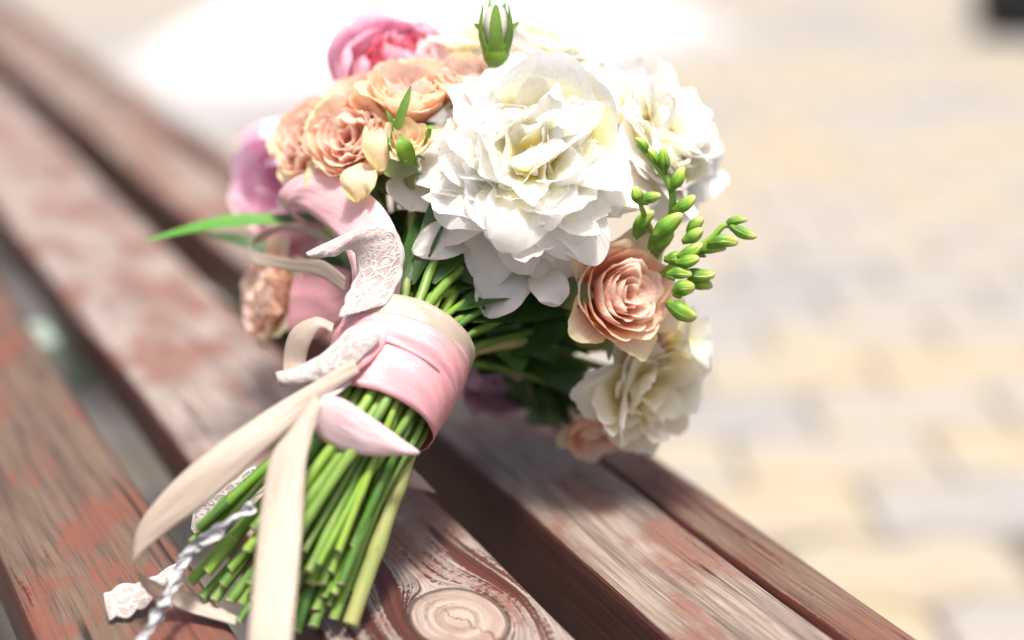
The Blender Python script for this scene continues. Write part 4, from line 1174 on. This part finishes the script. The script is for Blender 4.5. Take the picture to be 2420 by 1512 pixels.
for i, (pe, mk_) in enumerate(ends_w):
    s = slot[i]
    ox, oy = offs[s]
    b0 = AX0 + ex_ * ox * 1.0 + ey_ * oy * 1.0
    b1 = AX1 + ex_ * ox * 1.05 + ey_ * oy * 1.05
    p, dvec, r = tops[topslot[s]]
    dvec = np.asarray(dvec) / np.linalg.norm(dvec)
    mid = b1 * 0.55 + p * 0.45 + AX * 0.010 - cv(0, 0, 1) * 0.012
    pts = catmull([pe, pe * 0.5 + b0 * 0.5 + cv(0, 0, 1) * 0.0015 * rs.uniform(-1, 1), b0, b1, mid, p - dvec * 0.006, p], 46)
    big = mk_ == 'stem_big'
    rad = 0.0036 if big else rs.uniform(0.0014, 0.0025)
    rr = np.full(46, rad)
    # nodes: slight swellings along the stem
    for q in range(rs.randint(1, 3)):
        c = rs.uniform(2, 22)
        rr += rad * 0.20 * np.exp(-((np.arange(46) - c) / 0.8) ** 2)
    rr[:1] *= 1.04
    V, F, UV = tube(pts, rr, 10, cap=False)
    F.append(tuple(45 * 10 + q for q in range(10)))
    mt = M['stem_woody'] if big else M[mk_]
    o = part('stem', V, F, mt, UV, 'thick pale green stem with the longest cut end' if big else None)
    # cut face at the lower end
    T0 = pts[0] - pts[1]
    T0 /= np.linalg.norm(T0)
    aa = np.cross(T0, [0.3, 0.2, 0.9])
    aa /= np.linalg.norm(aa)
    bb = np.cross(T0, aa)
    CV, CF = [], []
    for (q, z) in ((1.03, -0.0003), (0.97, 0.0004), (0.55, 0.0001), (0.02, 0.0003)):
        for g in range(10):
            a = 2 * math.pi * g / 10
            CV.append(pts[0] + rr[0] * q * (math.cos(a) * aa + math.sin(a) * bb) + T0 * (z + 0.0005 * math.cos(a + i)))
    part('cut_end', CV, grid_faces(10, 4, True), M['cut'], [(0, 0)] * 40, parent=o)
print('stems', N, 'tops', len(STEMS))

# ------------------------------------------------------------------ ribbons
def loft(name, A, B, mat, label=None, n=60, m=9, bulge=0.0, bdir=(0, 0, 1), thick=0.0003, edge=None, parent=None, clamp=True, wob=0.0, seed=0):
    """ribbon between two edge curves given as (X, Y, depth)"""
    rg = np.random.default_rng(seed)
    a = catmull([at(*q) for q in A], n)
    b = catmull([at(*q) for q in B], n)
    L = np.concatenate([[0], np.cumsum(np.linalg.norm(np.diff((a + b) / 2, axis=0), axis=1))])
    bd = cv(*bdir)
    n1 = snoise(rg, 4, 3.0)
    V, UV = [], []
    for j in range(n):
        for i in range(m):
            t = i / (m - 1)
            t2 = t if edge is None else 0.5 + (t - 0.5) * (1 + edge * (abs(math.sin(L[j] * 320)) - 0.5) * (1 if t > 0.5 else 0.6))
            p = a[j] * (1 - t2) + b[j] * t2 + bd * bulge * 4 * t * (1 - t) + bd * wob * n1(j / n * 6 + t * 1.5)
            V.append(p)
            UV.append((t, L[j]))
    V = np.array(V)
    # real thickness: a second sheet just behind, joined round the rim
    G3 = V.reshape(n, m, 3)
    nr = np.cross(np.gradient(G3, axis=0), np.gradient(G3, axis=1))
    nr /= np.linalg.norm(nr, axis=2)[:, :, None] + 1e-12
    V2 = (G3 + nr * thick).reshape(-1, 3)
    F = grid_faces(m, n)
    k = n * m
    F2 = [tuple(x + k for x in f[::-1]) for f in F]
    rim = [j * m for j in range(n)] + [(n - 1) * m + i for i in range(1, m)] + [j * m + m - 1 for j in range(n - 2, -1, -1)] + [i for i in range(m - 2, 0, -1)]
    F3 = [(rim[q], rim[(q + 1) % len(rim)], rim[(q + 1) % len(rim)] + k, rim[q] + k) for q in range(len(rim))]
    return part(name, np.vstack([V, V2]), F + F2 + F3, mat, UV + UV, label, parent, clamp)

def band(name, t0, t1, r0, r1, mat, label, seed=0, flare=0.0, wob=0.0006, tilt0=(0, 0), tilt1=(0, 0), thick=0.0004):
    """closed turn of ribbon round the stems between t0 and t1 of the tie; tilt slants an edge"""
    rg = np.random.default_rng(seed)
    nu, nv = 72, 12
    n1, n2 = snoise(rg, 4, 2.0), snoise(rg, 4, 3.0)
    V, UV = [], []
    for sh in (0, 1):
        for j in range(nv):
            v = j / (nv - 1)
            for i in range(nu):
                a = 2 * math.pi * i / nu
                ca, sa = math.cos(a), math.sin(a)
                e0 = t0 + tilt0[0] * ca + tilt0[1] * sa
                e1 = t1 + tilt1[0] * ca + tilt1[1] * sa
                t = e0 + (e1 - e0) * v
                r = r0 + (r1 - r0) * v + wob * n1(ca * 2 + v * 3) + wob * n2(sa * 3 + v * 6) - 0.0005 * math.cos(math.pi * 2 * v) + (thick * sh)
                V.append(AX0 + AX * BINDL * t + r * (ca * ex_ + sa * ey_))
                UV.append((v, i / nu * 2 * math.pi * r))
    F = grid_faces(nu, nv, True)
    k = nu * nv
    F2 = [tuple(x + k for x in f[::-1]) for f in F]
    F3 = []
    for i in range(nu):
        j = (i + 1) % nu
        F3.append((i, i + k, j + k, j))
        F3.append(((nv - 1) * nu + i, (nv - 1) * nu + j, (nv - 1) * nu + j + k, (nv - 1) * nu + i + k))
    return part(name, V, F + F2 + F3, mat, UV, label)

band('ribbon_wrap', 0.42, 1.05, 0.0285, 0.0325, M['satin_cream'], 'cream ribbon wound round the top of the tie', 1)
band('ribbon_wrap', -0.02, 0.72, 0.0275, 0.0312, M['satin_pink'], 'wide glossy pink satin ribbon wound round the stems', 2, tilt1=(0.03, 0.05))

band('ribbon_wrap', 0.50, 0.84, 0.0306, 0.0324, M['satin_pink'], 'upper turn of the pink satin ribbon', 3, tilt0=(-0.04, 0.03), tilt1=(0.05, 0.02), wob=0.0004)
# pink tail crossing the stems to a point, its sunlit brightness painted in
loft('ribbon_tail', [(800, 880, .622), (752, 925, .618), (733, 985, .616), (770, 1045, .612), (860, 1075, .612), (988, 1074, .618)],
     [(832, 905, .618), (790, 935, .612), (770, 935, .610), (815, 945, .606), (890, 995, .610), (992, 1068, .618)], M['satin_sunlit'], 'pink ribbon end painted bright as in sun, lying pointed across the stems', bulge=0.002, wob=0.0006, seed=5)
# pink fold from the knot up to the wrap
loft('ribbon_fold', [(905, 750, .634), (850, 800, .626), (790, 860, .618), (745, 930, .616)], [(930, 790, .632), (880, 850, .622), (830, 890, .617), (775, 945, .614)], M['satin_pink'], 'pink satin fold leading into the knot', bulge=0.0015, seed=6)
# wide pink ribbon loop at the top left
loft('ribbon_loop', [(700, 520, .715), (656, 462, .702), (725, 408, .690), (820, 425, .680), (905, 490, .664), (950, 590, .655), (945, 700, .652)],
     [(780, 560, .715), (690, 500, .702), (705, 490, .692), (770, 535, .682), (810, 580, .668), (830, 640, .658), (830, 740, .650)], M['satin_blush'], 'wide pink satin loop falling below the garden rose', n=80, bulge=0.002, wob=0.0008, seed=7)
# pink piece behind the frilled bloom
loft('ribbon_loop', [(690, 660, .720), (760, 625, .705), (830, 640, .690)], [(680, 790, .722), (745, 800, .708), (820, 760, .690)], M['satin_pink'], 'shaded pink ribbon behind the lace', bulge=0.003, seed=8)
# lace over the pink loop, tucked under the cream wrap, with a free tail
loft('lace_ribbon', [(722, 596, .648), (800, 560, .646), (885, 530, .645), (945, 560, .648), (952, 640, .648), (915, 720, .640)],
     [(735, 610, .644), (790, 605, .642), (830, 590, .648), (845, 640, .650), (822, 690, .646), (800, 750, .636)], M['lace'], 'cream lace ribbon curling over the pink loop', n=90, m=15, bulge=0.003, edge=0.10, thick=0.00025, wob=0.0008, seed=9)
loft('lace_ribbon', [(890, 760, .628), (830, 775, .624), (770, 830, .620), (700, 870, .618), (652, 880, .618)],
     [(900, 800, .624), (850, 850, .618), (790, 890, .616), (720, 905, .616), (665, 912, .616)], M['lace'], 'white lace tail lying over the cream ribbon knot', n=70, m=13, bulge=0.002, edge=0.12, thick=0.00025, wob=0.0008, seed=10)
# cream loops
loft('ribbon_loop', [(790, 765, .640), (745, 750, .640), (690, 780, .645), (668, 850, .648), (672, 900, .640)], [(785, 790, .636), (760, 775, .634), (735, 810, .636), (722, 865, .640), (730, 905, .632)], M['satin_cream'], 'small cream ribbon loop left of the knot', bulge=0.002, seed=11)
loft('ribbon_loop', [(800, 570, .690), (740, 540, .700), (660, 532, .710), (600, 560, .716), (602, 620, .716), (690, 640, .706), (760, 655, .690), (815, 690, .672)],
     [(806, 590, .692), (740, 558, .703), (668, 546, .714), (618, 568, .720), (592, 590, .718), (690, 612, .704), (760, 615, .688), (818, 655, .670)], M['satin_cream'], 'slim cream ribbon loop arching over the frilled bloom', n=90, bulge=0.0, seed=12)
# long cream tail sweeping left and curling back
loft('ribbon_tail', [(838, 846, .618), (740, 905, .612), (600, 990, .606), (440, 1110, .604), (335, 1230, .606), (316, 1320, .612), (345, 1395, .618), (430, 1440, .624), (556, 1478, .618)],
     [(850, 880, .616), (742, 960, .610), (655, 1040, .604), (500, 1180, .602), (372, 1275, .604), (318, 1335, .608), (380, 1380, .620), (470, 1410, .628), (562, 1458, .622)], M['satin_cream'], 'long cream ribbon tail curling back near the lower left', n=110, bulge=0.001, wob=0.0005, seed=13)
# straight cream tail in front of the stems
loft('ribbon_tail', [(742, 930, .606), (690, 1010, .602), (640, 1080, .598), (618, 1200, .592), (602, 1350, .580), (585, 1530, .562), (572, 1690, .566)],
     [(762, 960, .604), (738, 1030, .600), (724, 1090, .596), (716, 1220, .590), (705, 1350, .578), (688, 1530, .560), (680, 1690, .566)], M['satin_cream'], 'straight cream ribbon tail hanging over the cut stems', n=90, bulge=0.001, wob=0.0005, seed=14, clamp=False)
# short cream end right of the stems
loft('ribbon_tail', [(945, 1085, .690), (985, 1115, .690), (1030, 1163, .700)], [(925, 1130, .684), (960, 1150, .688), (1022, 1164, .699)], M['satin_cream'], 'short cream ribbon end lying on the slat right of the stems', bulge=0.001, seed=15)
# lace tail below the stems at the left: scalloped end and twisted cord
loft('lace_ribbon', [(600, 1100, .650), (520, 1160, .652), (462, 1200, .654), (452, 1250, .655)], [(640, 1140, .648), (570, 1210, .650), (510, 1270, .652), (470, 1275, .654)], M['lace'], 'lace scallop showing behind the cut stems', n=50, m=13, edge=0.2, thick=0.00025, seed=16)
loft('lace_ribbon', [(420, 1330, .640), (350, 1370, .636), (285, 1385, .632), (246, 1405, .628)], [(400, 1370, .636), (345, 1430, .630), (300, 1455, .626), (258, 1464, .624)], M['lace'], 'white scalloped lace end lying on the nearest slat', n=50, m=13, edge=0.35, thick=0.0004, bulge=0.001, seed=17)
# twisted lace strand: two crumpled strips wound round each other
cc = [(600, 1195, .612), (520, 1250, .612), (450, 1300, .612), (415, 1370, .610), (385, 1430, .604), (345, 1500, .600), (310, 1560, .600)]
cp = catmull([at(*q) for q in cc], 90)
strand = None
for q in range(2):
    A_, B_ = [], []
    for j in range(90):
        T_ = cp[min(j + 1, 89)] - cp[max(j - 1, 0)]
        T_ /= np.linalg.norm(T_)
        e1 = np.cross(T_, cv(0, 0, 1)); e1 /= np.linalg.norm(e1)
        e2 = np.cross(T_, e1)
        a = j * 0.13 + q * 1.6 + 0.7 * math.sin(j * 0.21)
        w = 0.0025 + 0.0010 * math.sin(j * 0.33 + q * 2) + 0.0004 * math.sin(j * 0.9)
        dd = e1 * math.cos(a) + e2 * math.sin(a)
        A_.append(cp[j] + dd * w)
        B_.append(cp[j] - dd * w)
    m_ = 9
    V, UV, L_ = [], [], 0
    for j in range(90):
        L_ += 0 if j == 0 else np.linalg.norm(cp[j] - cp[j - 1])
        for i_ in range(m_):
            t = i_ / (m_ - 1)
            up_ = np.cross(A_[j] - B_[j], cp[min(j + 1, 89)] - cp[max(j - 1, 0)])
            up_ /= np.linalg.norm(up_) + 1e-9
            V.append(A_[j] * (1 - t) + B_[j] * t + up_ * (0.0009 * math.sin(t * 7 + j * 0.4) + 0.0010 * math.sin(3.1 * t)))
            UV.append((t, L_))
    o = part('lace_strand', V, grid_faces(m_, 90), M['cord'], UV, 'twisted white lace strand running down to the lower left' if q == 0 else None, parent=strand, clamp=False)
    strand = strand or o
